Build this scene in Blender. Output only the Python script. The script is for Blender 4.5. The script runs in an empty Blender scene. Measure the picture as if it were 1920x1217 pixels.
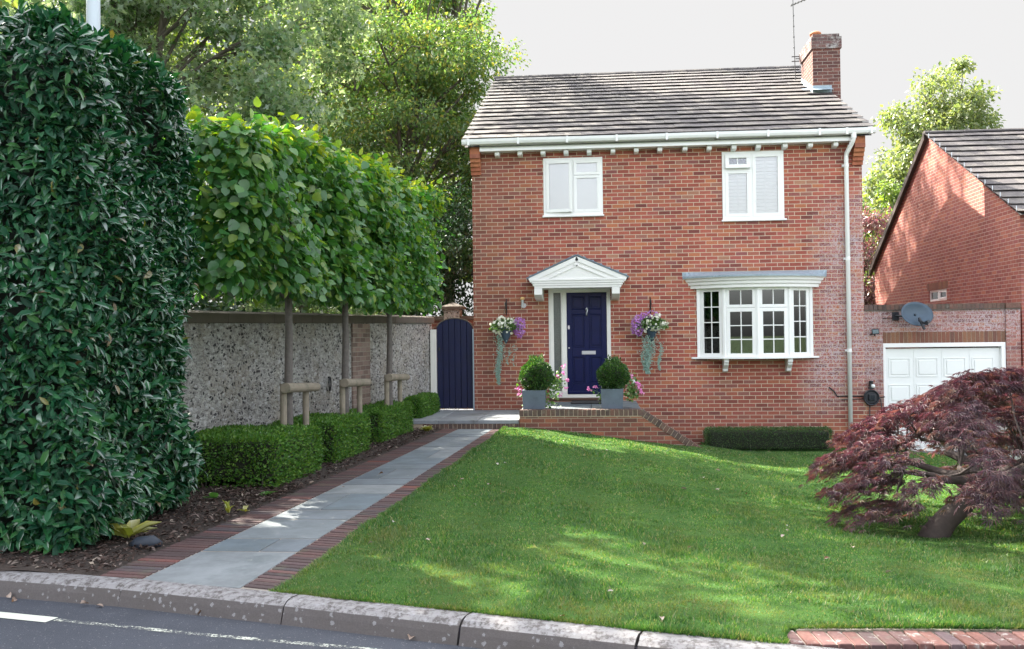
import bpy, bmesh, math, random
import numpy as np
from mathutils import Vector, Matrix

# ------------------------------------------------------------------ camera, sky, sun, exposure
S = bpy.context.scene
COL = S.collection
cd = bpy.data.cameras.new("camera")
cd.sensor_fit = 'HORIZONTAL'; cd.sensor_width = 36.0; cd.lens = 33.75
cd.clip_start = 0.1; cd.clip_end = 3000
cam = bpy.data.objects.new("camera", cd); COL.objects.link(cam)
yaw, pitch, roll = .0878153, .01371049, -.01208345
f_ = Vector((-math.sin(yaw)*math.cos(pitch), math.cos(yaw)*math.cos(pitch), math.sin(pitch)))
r0 = Vector((math.cos(yaw), math.sin(yaw), 0)); u0 = r0.cross(f_)
r_ = r0*math.cos(roll) + u0*math.sin(roll); u_ = -r0*math.sin(roll) + u0*math.cos(roll)
cam.matrix_world = Matrix(((r_.x, u_.x, -f_.x, 2.41815), (r_.y, u_.y, -f_.y, -18.8334),
                           (r_.z, u_.z, -f_.z, 1.62), (0, 0, 0, 1)))
S.camera = cam

SUN = Vector((-1, .9, 1.3)).normalized()          # direction towards the sun
elev = math.asin(SUN.z); azim = math.atan2(SUN.x, SUN.y)
w = bpy.data.worlds.new("World"); S.world = w; w.use_nodes = True
wt = w.node_tree; wt.nodes.clear()
wo = wt.nodes.new('ShaderNodeOutputWorld'); bg = wt.nodes.new('ShaderNodeBackground')
sky = wt.nodes.new('ShaderNodeTexSky'); sky.sky_type = 'NISHITA'; sky.sun_disc = False
sky.sun_elevation = elev; sky.sun_rotation = azim
sky.air_density = 1.0; sky.dust_density = 4.0; sky.ozone_density = 1.0
hs = wt.nodes.new('ShaderNodeHueSaturation'); hs.inputs['Saturation'].default_value = .30
wt.links.new(sky.outputs[0], hs.inputs['Color'])
# pale even haze low over the northern half of the sky
wg = wt.nodes.new('ShaderNodeTexCoord'); wsx = wt.nodes.new('ShaderNodeSeparateXYZ'); wt.links.new(wg.outputs['Generated'], wsx.inputs[0])
def wmap(src, a, b_, c, d):
    n = wt.nodes.new('ShaderNodeMapRange'); n.interpolation_type = 'SMOOTHSTEP'; n.clamp = True
    for i, v in enumerate((a, b_, c, d)): n.inputs[i+1].default_value = v
    wt.links.new(src, n.inputs[0]); return n.outputs[0]
wm = wt.nodes.new('ShaderNodeMath'); wm.operation = 'MULTIPLY'
wt.links.new(wmap(wsx.outputs[2], .42, .58, 1, 0), wm.inputs[0]); wt.links.new(wmap(wsx.outputs[1], -.25, .2, 0, 1), wm.inputs[1])
wx = wt.nodes.new('ShaderNodeMix'); wx.data_type = 'RGBA'; wt.links.new(wm.outputs[0], wx.inputs[0]); wt.links.new(hs.outputs[0], wx.inputs[6])
HAZE = 1.03; wx.inputs[7].default_value = (HAZE, HAZE*.995, HAZE*.995, 1)
wt.links.new(wx.outputs[2], bg.inputs['Color'])
bg.inputs['Strength'].default_value = 0.15
wt.links.new(bg.outputs[0], wo.inputs[0])
sl = bpy.data.lights.new("sun", 'SUN'); sl.energy = 4.4; sl.angle = math.radians(.5); sl.color = (1, .93, .80)
so = bpy.data.objects.new("sun", sl); COL.objects.link(so)
so.rotation_euler = SUN.to_track_quat('Z', 'Y').to_euler(); so.location = (-20, 15, 30)
S.view_settings.view_transform = 'Standard'; S.view_settings.look = 'None'
S.view_settings.gamma = 1; S.view_settings.use_curve_mapping = False
S.view_settings.exposure = 2.5
S.render.engine = 'CYCLES'
try:
    S.cycles.max_bounces = 7; S.cycles.diffuse_bounces = 3; S.cycles.glossy_bounces = 3
    S.cycles.transmission_bounces = 5; S.cycles.transparent_max_bounces = 8
    S.cycles.use_denoising = True; S.cycles.sample_clamp_indirect = 6
except Exception: pass

R = random.Random(7)
rng = np.random.default_rng(7)

# ------------------------------------------------------------------ node helpers
def newmat(name):
    m = bpy.data.materials.new(name); m.use_nodes = True; m.node_tree.nodes.clear()
    return m, m.node_tree
def nd(nt, typ, inp=None, **kw):
    n = nt.nodes.new('ShaderNode' + typ)
    for k, v in kw.items(): setattr(n, k, v)
    if inp:
        for k, v in inp.items():
            s = n.inputs[k]
            if hasattr(v, 'is_output') or isinstance(v, bpy.types.NodeSocket): nt.links.new(v, s)
            else: s.default_value = v
    return n
def ramp(nt, fac, stops, interp='LINEAR'):
    n = nt.nodes.new('ShaderNodeValToRGB'); cr = n.color_ramp; cr.interpolation = interp
    while len(cr.elements) < len(stops): cr.elements.new(.5)
    for e, (p, c) in zip(cr.elements, stops):
        e.position = p; e.color = (c[0], c[1], c[2], 1) if not isinstance(c, (int, float)) else (c, c, c, 1)
    nt.links.new(fac, n.inputs[0]); return n.outputs[0]
def mixc(nt, fac, a, b, mode='MIX'):
    n = nt.nodes.new('ShaderNodeMix'); n.data_type = 'RGBA'; n.blend_type = mode
    for s, v in ((n.inputs[0], fac), (n.inputs[6], a), (n.inputs[7], b)):
        if isinstance(v, bpy.types.NodeSocket): nt.links.new(v, s)
        elif isinstance(v, (int, float)): s.default_value = v
        else: s.default_value = (v[0], v[1], v[2], 1)
    return n.outputs[2]
def mth(nt, op, a, b=0.0, c=0.0, clamp=False):
    n = nt.nodes.new('ShaderNodeMath'); n.operation = op; n.use_clamp = clamp
    for s, v in zip(n.inputs, (a, b, c)):
        if isinstance(v, bpy.types.NodeSocket): nt.links.new(v, s)
        else: s.default_value = v
    return n.outputs[0]
def noise(nt, vec, scale, detail=4, rough=.6):
    n = nd(nt, 'TexNoise', {'Vector': vec, 'Scale': scale, 'Detail': detail, 'Roughness': rough}); return n.outputs[0]
def pos(nt): return nd(nt, 'NewGeometry').outputs['Position']
def rnd(nt): return nd(nt, 'NewGeometry').outputs['Random Per Island']
def scaled(nt, vec, s):
    return nd(nt, 'VectorMath', {0: vec, 1: s}, operation='MULTIPLY').outputs[0]
def finish(nt, col, rough=.6, bump=None, bstr=.3, bdist=.01, metal=0.0, spec=.5, coat=0.0):
    o = nd(nt, 'OutputMaterial')
    p = nd(nt, 'BsdfPrincipled')
    for k, v in (('Base Color', col), ('Roughness', rough), ('Metallic', metal), ('Specular IOR Level', spec), ('Coat Weight', coat)):
        s = p.inputs[k]
        if isinstance(v, bpy.types.NodeSocket): nt.links.new(v, s)
        elif k == 'Base Color': s.default_value = (v[0], v[1], v[2], 1)
        else: s.default_value = v
    if bump is not None:
        b = nd(nt, 'Bump', {'Height': bump, 'Strength': bstr, 'Distance': bdist})
        nt.links.new(b.outputs[0], p.inputs['Normal'])
    nt.links.new(p.outputs[0], o.inputs[0]); return p

def plain(name, col, rough=.5, var=.12, vscale=6.0, metal=0.0, spec=.5, bumpscale=0, bstr=.2, bdist=.004, coat=0.0, stain=None):
    m, nt = newmat(name); P = pos(nt)
    n1 = noise(nt, P, vscale, 5)
    k = mth(nt, 'MULTIPLY_ADD', mth(nt, 'SUBTRACT', n1, .5), var*4, 1.0)
    c = mixc(nt, 1.0, col, k, 'MULTIPLY')
    c = mixc(nt, 1.0, c, c, 'MIX')
    cc = nd(nt, 'Combine' 'Color', {0: k, 1: k, 2: k}).outputs[0]
    c = mixc(nt, 1.0, col, cc, 'MULTIPLY')
    if stain:
        scol, sscale, lo, hi = stain
        c = mixc(nt, ramp(nt, noise(nt, P, sscale, 6, .7), [(lo, 0), (hi, 1)]), c, scol)
    b = noise(nt, P, bumpscale, 3) if bumpscale else None
    finish(nt, c, rough, b, bstr, bdist, metal, spec, coat)
    return m

def island(name, stops, rough=.8, mottled=.25, mscale=30, bumpscale=60, bstr=.3, bdist=.003, stain=None, spec=.3):
    """one colour per separate piece (brick, tile, slab) plus fine mottling"""
    m, nt = newmat(name); P = pos(nt)
    c = ramp(nt, rnd(nt), stops)
    k = mth(nt, 'MULTIPLY_ADD', mth(nt, 'SUBTRACT', noise(nt, P, mscale, 5, .7), .5), mottled*4, 1.0)
    cc = nd(nt, 'CombineColor', {0: k, 1: k, 2: k}).outputs[0]
    c = mixc(nt, 1.0, c, cc, 'MULTIPLY')
    if stain:
        for scol, sscale, lo, hi in stain:
            c = mixc(nt, ramp(nt, noise(nt, P, sscale, 6, .7), [(lo, 0), (hi, 1)]), c, scol)
    finish(nt, c, rough, noise(nt, P, bumpscale, 3), bstr, bdist, 0, spec)
    return m

def brickwork(name, stops, mortar, creeper=False, grime=None, bloom=None):
    m, nt = newmat(name)
    g = nd(nt, 'NewGeometry'); P = g.outputs['Position']
    sp = nd(nt, 'SeparateXYZ', {0: P}); sn = nd(nt, 'SeparateXYZ', {0: g.outputs['Normal']})
    ax = mth(nt, 'GREATER_THAN', mth(nt, 'ABSOLUTE', sn.outputs[0]), .6)
    u = mth(nt, 'ADD', mth(nt, 'MULTIPLY', sp.outputs[0], mth(nt, 'SUBTRACT', 1.0, ax)), mth(nt, 'MULTIPLY', sp.outputs[1], ax))
    wob = mth(nt, 'MULTIPLY', mth(nt, 'SUBTRACT', noise(nt, P, 3.0, 2), .5), .008)
    v = mth(nt, 'ADD', sp.outputs[2], wob)
    uv = nd(nt, 'CombineXYZ', {0: mth(nt, 'ADD', u, 40.0), 1: mth(nt, 'ADD', v, 30.0), 2: 0.0}).outputs[0]
    bt = nd(nt, 'TexBrick', {'Vector': uv, 'Color1': (0, 0, 0, 1), 'Color2': (1, 1, 1, 1), 'Mortar': (0, 0, 0, 1), 'Scale': 1.0,
                             'Mortar Size': .0060, 'Mortar Smooth': .25, 'Bias': 0.0, 'Brick Width': .225, 'Row Height': .075})
    bt.offset = .5
    tint = nd(nt, 'SeparateColor', {0: bt.outputs['Color']}).outputs[0]
    c = ramp(nt, tint, stops)
    k = mth(nt, 'MULTIPLY_ADD', mth(nt, 'SUBTRACT', noise(nt, P, 45, 4, .7), .5), .9, 1.0)
    k2 = mth(nt, 'MULTIPLY_ADD', mth(nt, 'SUBTRACT', noise(nt, P, .8, 5, .6), .5), .85, 1.0)
    k = mth(nt, 'MULTIPLY', k, k2)
    cc = nd(nt, 'CombineColor', {0: k, 1: k, 2: k}).outputs[0]
    c = mixc(nt, 1.0, c, cc, 'MULTIPLY')
    mort = mixc(nt, noise(nt, P, 1.4, 5), mortar, [x*.72 for x in mortar])
    fac = bt.outputs['Fac']
    c = mixc(nt, ramp(nt, noise(nt, P, 1.9, 6, .7), [(.56, 0), (.78, .5)]), c, (.36, .18, .12))
    c = mixc(nt, fac, c, mort)
    if grime:      # darker weathered brick low down or at a wall end
        col, x0, x1, z0, z1 = grime
        gx = nd(nt, 'MapRange', {0: sp.outputs[0], 1: x0, 2: x1, 3: 1.0, 4: 0.0}, clamp=True).outputs[0]
        gz = nd(nt, 'MapRange', {0: sp.outputs[2], 1: z0, 2: z1, 3: 1.0, 4: 0.0}, clamp=True).outputs[0]
        gg = mth(nt, 'MAXIMUM', gx, gz)
        gg = mth(nt, 'MULTIPLY', gg, mth(nt, 'MULTIPLY_ADD', noise(nt, P, 2.2, 5), 1.1, .05), clamp=True)
        c = mixc(nt, mth(nt, 'MULTIPLY', gg, mth(nt, 'SUBTRACT', 1.0, mth(nt, 'MULTIPLY', fac, .5))), c, col)
    if creeper:    # pale tracks left on the wall by a removed climber
        mx = nd(nt, 'MapRange', {0: mth(nt, 'ADD', sp.outputs[0], mth(nt, 'MULTIPLY', sp.outputs[2], -.08)), 1: 6.15, 2: 6.75, 3: 0.0, 4: 1.0}, clamp=True).outputs[0]
        mz = nd(nt, 'MapRange', {0: mth(nt, 'ADD', sp.outputs[2], mth(nt, 'MULTIPLY', sp.outputs[0], -.25)), 1: -1.75, 2: -.9, 3: 0.0, 4: 1.0}, clamp=True).outputs[0]
        mt = nd(nt, 'MapRange', {0: sp.outputs[2], 1: 3.5, 2: 4.6, 3: 1.0, 4: 0.0}, clamp=True).outputs[0]
        area = mth(nt, 'MULTIPLY', mth(nt, 'MULTIPLY', mx, mz), mt)
        area = mth(nt, 'MULTIPLY', area, mth(nt, 'MULTIPLY_ADD', noise(nt, P, 1.3, 4), 2.2, -.2), clamp=True)
        wv = nd(nt, 'TexVoronoi', {'Vector': nd(nt, 'VectorMath', {0: P, 1: scaled(nt, nd(nt, 'TexNoise', {'Vector': P, 'Scale': 9.0}).outputs[1], (.16, .16, .16))}, operation='ADD').outputs[0], 'Scale': 17.0}, feature='DISTANCE_TO_EDGE')
        tr = ramp(nt, wv.outputs[0], [(0.0, 1), (.16, 0)])
        fz = ramp(nt, noise(nt, P, 30, 6, .8), [(.46, 0), (.64, 1)])
        tr = mth(nt, 'MAXIMUM', tr, mth(nt, 'MULTIPLY', fz, .6))
        c = mixc(nt, mth(nt, 'MULTIPLY', tr, mth(nt, 'MULTIPLY', area, .92)), c, (.50, .42, .44))
    if bloom:      # soft whitish bloom in patches
        col, sc, lo, hi = bloom
        c = mixc(nt, ramp(nt, noise(nt, P, sc, 7, .75), [(lo, 0), (hi, .75)]), c, col)
    h = mth(nt, 'ADD', mth(nt, 'MULTIPLY', fac, -1.0), mth(nt, 'MULTIPLY', noise(nt, P, 70, 3), .35))
    finish(nt, c, .85, h, .55, .006, 0, .25)
    return m

def leafmat(name, cols, trans=.35, tcol=None, rough=.5, gloss=.06, back=None):
    """two-sided leaf: diffuse + translucent + a little gloss; each leaf its own tint"""
    m, nt = newmat(name)
    c = ramp(nt, rnd(nt), [(i/max(1, len(cols)-1), x) for i, x in enumerate(cols)])
    if back:
        c = mixc(nt, nd(nt, 'NewGeometry').outputs['Backfacing'], c, back)
    d = nd(nt, 'BsdfDiffuse', {'Color': c})
    tc = mixc(nt, 1.0, c, tcol or (1.9, 2.0, .9), 'MULTIPLY')
    t = nd(nt, 'BsdfTranslucent', {'Color': tc})
    a = nd(nt, 'MixShader', {0: trans, 1: d.outputs[0], 2: t.outputs[0]})
    g = nd(nt, 'BsdfGlossy', {'Color': (1, 1, 1, 1), 'Roughness': rough})
    fr = nd(nt, 'LayerWeight', {'Blend': .25})
    fac = mth(nt, 'MULTIPLY_ADD', fr.outputs['Fresnel'], .16, gloss, clamp=True)
    b = nd(nt, 'MixShader', {0: fac, 1: a.outputs[0], 2: g.outputs[0]})
    nt.links.new(b.outputs[0], nd(nt, 'OutputMaterial').inputs[0])
    return m

def glassmat(name, ior=1.75, tint=(.9, .94, .95)):
    m, nt = newmat(name)
    t = nd(nt, 'BsdfTransparent', {'Color': (*tint, 1)}); g = nd(nt, 'BsdfGlossy', {'Roughness': .01})
    f = nd(nt, 'Fresnel', {'IOR': ior})
    x = nd(nt, 'MixShader', {0: f.outputs[0], 1: t.outputs[0], 2: g.outputs[0]})
    nt.links.new(x.outputs[0], nd(nt, 'OutputMaterial').inputs[0]); return m

# ------------------------------------------------------------------ materials
RED = [(0, (.18, .058, .050)), (.2, (.28, .078, .058)), (.45, (.38, .110, .074)), (.65, (.33, .095, .078)), (.82, (.42, .15, .078)), (.95, (.24, .085, .080)), (1, (.38, .19, .12))]
M = {}
M['brick'] = brickwork('red_brick', RED, (.68, .55, .42), creeper=True, grime=((.17, .085, .06), -.2, 1.6, -1.5, 1.1))
M['brick_garage'] = brickwork('garage_brick', [(0, (.15, .055, .05)), (.3, (.25, .085, .065)), (.6, (.32, .11, .075)), (.85, (.22, .09, .08)), (1, (.40, .17, .09))], (.46, .37, .30), creeper=True, bloom=((.30, .25, .25), 2.3, .54, .74))
M['brick_gable'] = brickwork('gable_brick', [(0, (.22, .07, .06)), (.4, (.30, .10, .075)), (.7, (.26, .085, .08)), (1, (.36, .13, .085))], (.46, .36, .30))
M['brick_patio'] = brickwork('patio_brick', [(0, (.12, .055, .045)), (.3, (.19, .075, .055)), (.6, (.24, .085, .06)), (.85, (.17, .075, .06)), (1, (.33, .12, .07))], (.40, .32, .24))
M['brick_pier'] = brickwork('pier_brick', [(0, (.16, .115, .10)), (.5, (.23, .165, .14)), (1, (.29, .22, .19))], (.36, .32, .27))
M['brick_chimney'] = brickwork('chimney_brick', [(0, (.10, .048, .045)), (.5, (.155, .068, .058)), (1, (.20, .085, .068))], (.38, .31, .27))
M['brick_chimney_top'] = brickwork('lichened_brick', [(0, (.09, .06, .06)), (.6, (.14, .08, .08)), (1, (.18, .10, .09))], (.26, .22, .20), bloom=((.45, .43, .42), 5, .5, .62))
M['coping_brick'] = island('dark_edge_brick', [(0, (.085, .060, .052)), (.4, (.13, .085, .068)), (.7, (.17, .09, .07)), (1, (.10, .075, .07))], .85, .3, 40, stain=[((.20, .19, .16), 9, .56, .74)])
M['soldier_brick'] = island('soldier_brick', [(0, (.15, .075, .058)), (.35, (.22, .092, .062)), (.7, (.18, .10, .068)), (1, (.25, .12, .070))], .85, .3, 40)
M['corbel_brick'] = island('corbel_brick', [(0, (.24, .10, .075)), (.5, (.36, .12, .07)), (1, (.40, .16, .08))], .85, .3, 14)
M['path_brick'] = island('path_brick', [(0, (.060, .045, .046)), (.35, (.090, .056, .055)), (.7, (.115, .062, .058)), (.92, (.075, .062, .068)), (1, (.20, .070, .055))], .8, .25, 50, stain=[((.10, .10, .07), 3.2, .55, .75)])
M['verge_brick'] = island('edging_brick', [(0, (.085, .055, .058)), (.4, (.13, .068, .062)), (.75, (.17, .078, .064)), (1, (.11, .078, .085))], .8, .35, 40, stain=[((.34, .32, .30), 16, .57, .68), ((.10, .10, .08), 5, .58, .75)])
M['mortar'] = plain('mortar', (.40, .32, .24), .95, .15, 12, bumpscale=80)
M['mortar_path'] = plain('path_mortar', (.27, .235, .20), .95, .2, 9, bumpscale=80)
M['tile'] = island('roof_tile', [(0, (.062, .055, .058)), (.35, (.080, .072, .074)), (.7, (.095, .086, .085)), (1, (.115, .105, .098))], .8, .35, 7, 40, .4, .006, stain=[((.15, .135, .115), 4.2, .52, .75), ((.34, .32, .29), 17, .70, .76), ((.05, .05, .055), 2.0, .58, .8)])
M['tile_dark'] = plain('tile_edge', (.06, .055, .06), .9, .3, 20)
M['white'] = plain('white_upvc', (.84, .84, .83), .35, .03, 3, stain=((.62, .62, .58), 7, .62, .85))
M['white_paint'] = plain('white_paint', (.80, .79, .77), .45, .04, 4, stain=((.55, .54, .50), 9, .63, .85))
M['gutter'] = plain('gutter_white', (.82, .82, .82), .4, .04, 5, stain=((.50, .50, .49), 11, .64, .84))
M['cream'] = plain('frame_white', (.74, .73, .68), .5, .05, 5)
M['garage_white'] = plain('garage_white', (.80, .82, .80), .4, .03, 2)
M['navy'] = plain('navy_paint', (.0006, .0055, .052), .36, .12, 5, bumpscale=30, bstr=.05, spec=.22)
M['navy_gate'] = plain('navy_gate_paint', (.001, .005, .042), .5, .2, 7, bumpscale=40, bstr=.1)
M['gap'] = plain('dark_gap', (.012, .010, .016), .9, .1)
M['lead'] = plain('lead_sheet', (.30, .37, .43), .55, .15, 9, spec=.4, stain=((.14, .18, .21), 12, .55, .75))
M['lead_roof'] = plain('canopy_lead', (.12, .16, .20), .55, .15, 9)
M['slab'] = island('path_slab', [(0, (.085, .105, .125)), (.3, (.165, .185, .20)), (.6, (.11, .14, .16)), (.8, (.21, .225, .23)), (1, (.135, .155, .17))], .75, .26, 4, 30, .2, .004, stain=[((.11, .13, .135), 2.6, .50, .72), ((.30, .30, .27), 9, .62, .78), ((.08, .09, .09), 14, .66, .76)])
M['slab_patio'] = island('landing_slab', [(0, (.19, .20, .22)), (1, (.26, .28, .30))], .7, .2, 6, 30, .2, .004, stain=[((.12, .12, .12), 3, .5, .7)])
M['stone_coping'] = plain('coping_stone', (.105, .088, .072), .9, .2, 4, bumpscale=50, bstr=.3, bdist=.006, stain=((.08, .07, .062), 3, .5, .7))
M['planter'] = plain('slate_planter', (.105, .135, .175), .6, .12, 7, bumpscale=60, stain=((.06, .08, .10), 6, .52, .75))
M['chrome'] = plain('chrome', (.50, .51, .54), .35, .05, 9, metal=.45)
M['steel'] = plain('steel', (.55, .58, .62), .35, .05, 9, metal=1.0)
M['black'] = plain('black_plastic', (.018, .020, .026), .4, .1, 9)
M['iron'] = plain('wrought_iron', (.02, .02, .022), .6, .1, 9)
M['dish'] = plain('dish_grey', (.045, .075, .11), .5, .12, 5)
M['terracotta'] = plain('terracotta', (.50, .20, .10), .8, .15, 6)
M['rubber'] = plain('door_mat', (.03, .03, .032), .95, .3, 80)
M['wood_sill'] = plain('hardwood_sill', (.07, .035, .022), .5, .2, 9)
M['stake'] = plain('stake_wood', (.25, .215, .165), .85, .22, 9, bumpscale=40, stain=((.15, .15, .10), 5, .52, .72))
M['bark_smooth'] = plain('lime_bark', (.13, .115, .105), .85, .25, 24, bumpscale=50, bstr=.5, bdist=.004)
M['bark'] = plain('tree_bark', (.10, .085, .068), .9, .3, 7, bumpscale=22, bstr=.7, bdist=.03)
M['bark_maple'] = plain('maple_bark', (.060, .045, .040), .85, .3, 20, bumpscale=40, bstr=.5, bdist=.006)
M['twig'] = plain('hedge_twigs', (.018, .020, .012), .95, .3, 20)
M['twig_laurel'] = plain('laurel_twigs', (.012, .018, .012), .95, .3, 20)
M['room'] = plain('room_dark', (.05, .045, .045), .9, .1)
M['blind'] = plain('white_blind', (.86, .86, .85), .7, .02)
M['curtain'] = plain('curtain', (.62, .60, .55), .9, .08, 6)
M['pot_white'] = plain('white_pot', (.75, .78, .78), .4, .03)
M['amber'] = plain('amber_lens', (.75, .50, .22), .35, .05)
M['wire'] = plain('grey_wire', (.10, .10, .10), .5, .1)
M['car'] = plain('silver_car_paint', (.40, .44, .48), .25, .04, 3, metal=.6, coat=.5)
M['tyre'] = plain('tyre_rubber', (.02, .02, .02), .9, .1)
M['rock'] = plain('dark_slate', (.02, .028, .042), .6, .3, 20, bumpscale=40)
M['lamp_post'] = plain('lamp_post_grey', (.52, .58, .64), .45, .05, 3)
M['glass'] = glassmat('window_glass', 2.3, (.985, .99, .99))
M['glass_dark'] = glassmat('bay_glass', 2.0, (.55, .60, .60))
M['frost'] = plain('reeded_glass', (.10, .115, .105), .25, .35, 60, bumpscale=90, bstr=.6)
M['reflect_dark'] = plain('car_window', (.02, .025, .03), .08, .05)
M['gutter_dark'] = plain('brown_bargeboard', (.045, .032, .028), .6, .2, 6)

def flint_material():
    m, nt = newmat('flint'); P = pos(nt)
    warp = scaled(nt, nd(nt, 'TexNoise', {'Vector': P, 'Scale': 11.0, 'Detail': 4.0}).outputs[1], (.07, .07, .07))
    q = nd(nt, 'VectorMath', {0: scaled(nt, P, (1.0, .72, 1.25)), 1: warp}, operation='ADD').outputs[0]
    base = ramp(nt, mth(nt, 'ADD', mth(nt, 'MULTIPLY', noise(nt, scaled(nt, P, (1, .7, 1.5)), 15, 5, .65), .62), mth(nt, 'MULTIPLY', noise(nt, P, 48, 4, .7), .38)), [(.36, (.12, .115, .11)), (.43, (.33, .315, .30)), (.50, (.56, .545, .52)), (.57, (.70, .69, .67)), (.66, (.85, .85, .85))])
    base = mixc(nt, ramp(nt, noise(nt, P, 2.2, 5, .6), [(.44, 0), (.74, .6)]), base, (.40, .33, .23))
    base = mixc(nt, ramp(nt, noise(nt, scaled(nt, P, (1, .6, 2.2)), 1.6, 5, .6), [(.52, 0), (.78, .5)]), base, (.22, .21, .20))
    v = nd(nt, 'TexVoronoi', {'Vector': q, 'Scale': 22.0, 'Randomness': 1.0})
    e = nd(nt, 'TexVoronoi', {'Vector': q, 'Scale': 22.0, 'Randomness': 1.0}, feature='DISTANCE_TO_EDGE')
    sc = nd(nt, 'SeparateColor', {0: v.outputs['Color']})
    inside = ramp(nt, e.outputs[0], [(.10, 0), (.18, 1)])
    dark = mth(nt, 'MULTIPLY', inside, mth(nt, 'LESS_THAN', sc.outputs[0], .26))
    pale = mth(nt, 'MULTIPLY', inside, mth(nt, 'GREATER_THAN', sc.outputs[0], .90))
    mid = mth(nt, 'MULTIPLY', inside, mth(nt, 'MULTIPLY', mth(nt, 'GREATER_THAN', sc.outputs[0], .45), mth(nt, 'LESS_THAN', sc.outputs[0], .80)))
    c = mixc(nt, mth(nt, 'MULTIPLY', mid, .55), base, ramp(nt, sc.outputs[1], [(0, (.15, .15, .16)), (.5, (.36, .35, .34)), (1, (.58, .58, .60))]))
    c = mixc(nt, mth(nt, 'MULTIPLY', pale, .7), c, (.78, .78, .80))
    c = mixc(nt, mth(nt, 'MULTIPLY', dark, .92), c, ramp(nt, sc.outputs[2], [(0, (.022, .022, .030)), (1, (.065, .06, .064))]))
    h = mth(nt, 'ADD', mth(nt, 'MULTIPLY', inside, .5), mth(nt, 'MULTIPLY', noise(nt, P, 20, 6, .75), 2.0))
    finish(nt, c, .85, h, 1.0, .035, 0, .3); return m
M['flint'] = flint_material()

def kerb_material():
    m, nt = newmat('kerb_concrete'); P = pos(nt); g = nd(nt, 'NewGeometry')
    nz = nd(nt, 'SeparateXYZ', {0: g.outputs['Normal']}).outputs[2]
    c = mixc(nt, noise(nt, P, 90, 4, .8), (.050, .045, .046), (.15, .135, .13))
    c = mixc(nt, ramp(nt, noise(nt, P, 3.5, 6, .7), [(.42, 0), (.66, .7)]), c, (.09, .08, .075))
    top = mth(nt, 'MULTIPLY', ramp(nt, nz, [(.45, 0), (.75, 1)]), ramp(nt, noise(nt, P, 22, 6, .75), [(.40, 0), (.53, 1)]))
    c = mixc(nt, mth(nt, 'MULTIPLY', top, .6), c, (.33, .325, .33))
    v = nd(nt, 'TexVoronoi', {'Vector': P, 'Scale': 27.0})
    sel = nd(nt, 'SeparateColor', {0: v.outputs['Color']}).outputs[0]
    rad = mth(nt, 'MULTIPLY', sel, .36)
    spot = mth(nt, 'MULTIPLY', mth(nt, 'GREATER_THAN', sel, .58), mth(nt, 'LESS_THAN', mth(nt, 'ADD', v.outputs['Distance'], mth(nt, 'MULTIPLY', mth(nt, 'SUBTRACT', noise(nt, P, 45, 5, .8), .5), 1.3)), rad))
    c = mixc(nt, mth(nt, 'MULTIPLY', spot, .55), c, (.30, .30, .31))
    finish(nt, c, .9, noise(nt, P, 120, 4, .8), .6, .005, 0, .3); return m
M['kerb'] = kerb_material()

def asphalt_material():
    m, nt = newmat('asphalt'); P = pos(nt)
    c = mixc(nt, ramp(nt, noise(nt, P, 150, 4, .9), [(.3, 0), (.7, 1)]), (.020, .024, .034), (.092, .100, .122))
    v = nd(nt, 'TexVoronoi', {'Vector': P, 'Scale': 105.0})
    sel = nd(nt, 'SeparateColor', {0: v.outputs['Color']}).outputs[0]
    c = mixc(nt, mth(nt, 'MULTIPLY', mth(nt, 'GREATER_THAN', sel, .95), mth(nt, 'LESS_THAN', v.outputs['Distance'], .40)), c, (.17, .17, .18))
    k = mth(nt, 'MULTIPLY_ADD', mth(nt, 'SUBTRACT', noise(nt, P, 2.2, 5), .5), .7, 1.0)
    c = mixc(nt, 1.0, c, nd(nt, 'CombineColor', {0: k, 1: k, 2: k}).outputs[0], 'MULTIPLY')
    finish(nt, c, .85, noise(nt, P, 300, 3, .8), .8, .006, 0, .35); return m
M['asphalt'] = asphalt_material()

def roadpaint_material(name, lo, hi):
    m, nt = newmat(name); P = pos(nt)
    n = mth(nt, 'ADD', mth(nt, 'MULTIPLY', noise(nt, P, 70, 5, .85), .7), mth(nt, 'MULTIPLY', noise(nt, P, 7, 3), .3))
    f = ramp(nt, n, [(lo, 0), (hi, 1)])
    o = nd(nt, 'OutputMaterial')
    p = nd(nt, 'BsdfPrincipled', {'Base Color': (.56, .58, .50, 1), 'Roughness': .8})
    t = nd(nt, 'BsdfTransparent')
    x = nd(nt, 'MixShader', {0: f, 1: t.outputs[0], 2: p.outputs[0]})
    nt.links.new(x.outputs[0], o.inputs[0]); return m
M['paint_worn'] = roadpaint_material('worn_road_paint', .50, .56)
M['paint_solid'] = roadpaint_material('road_paint', .12, .22)

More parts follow.
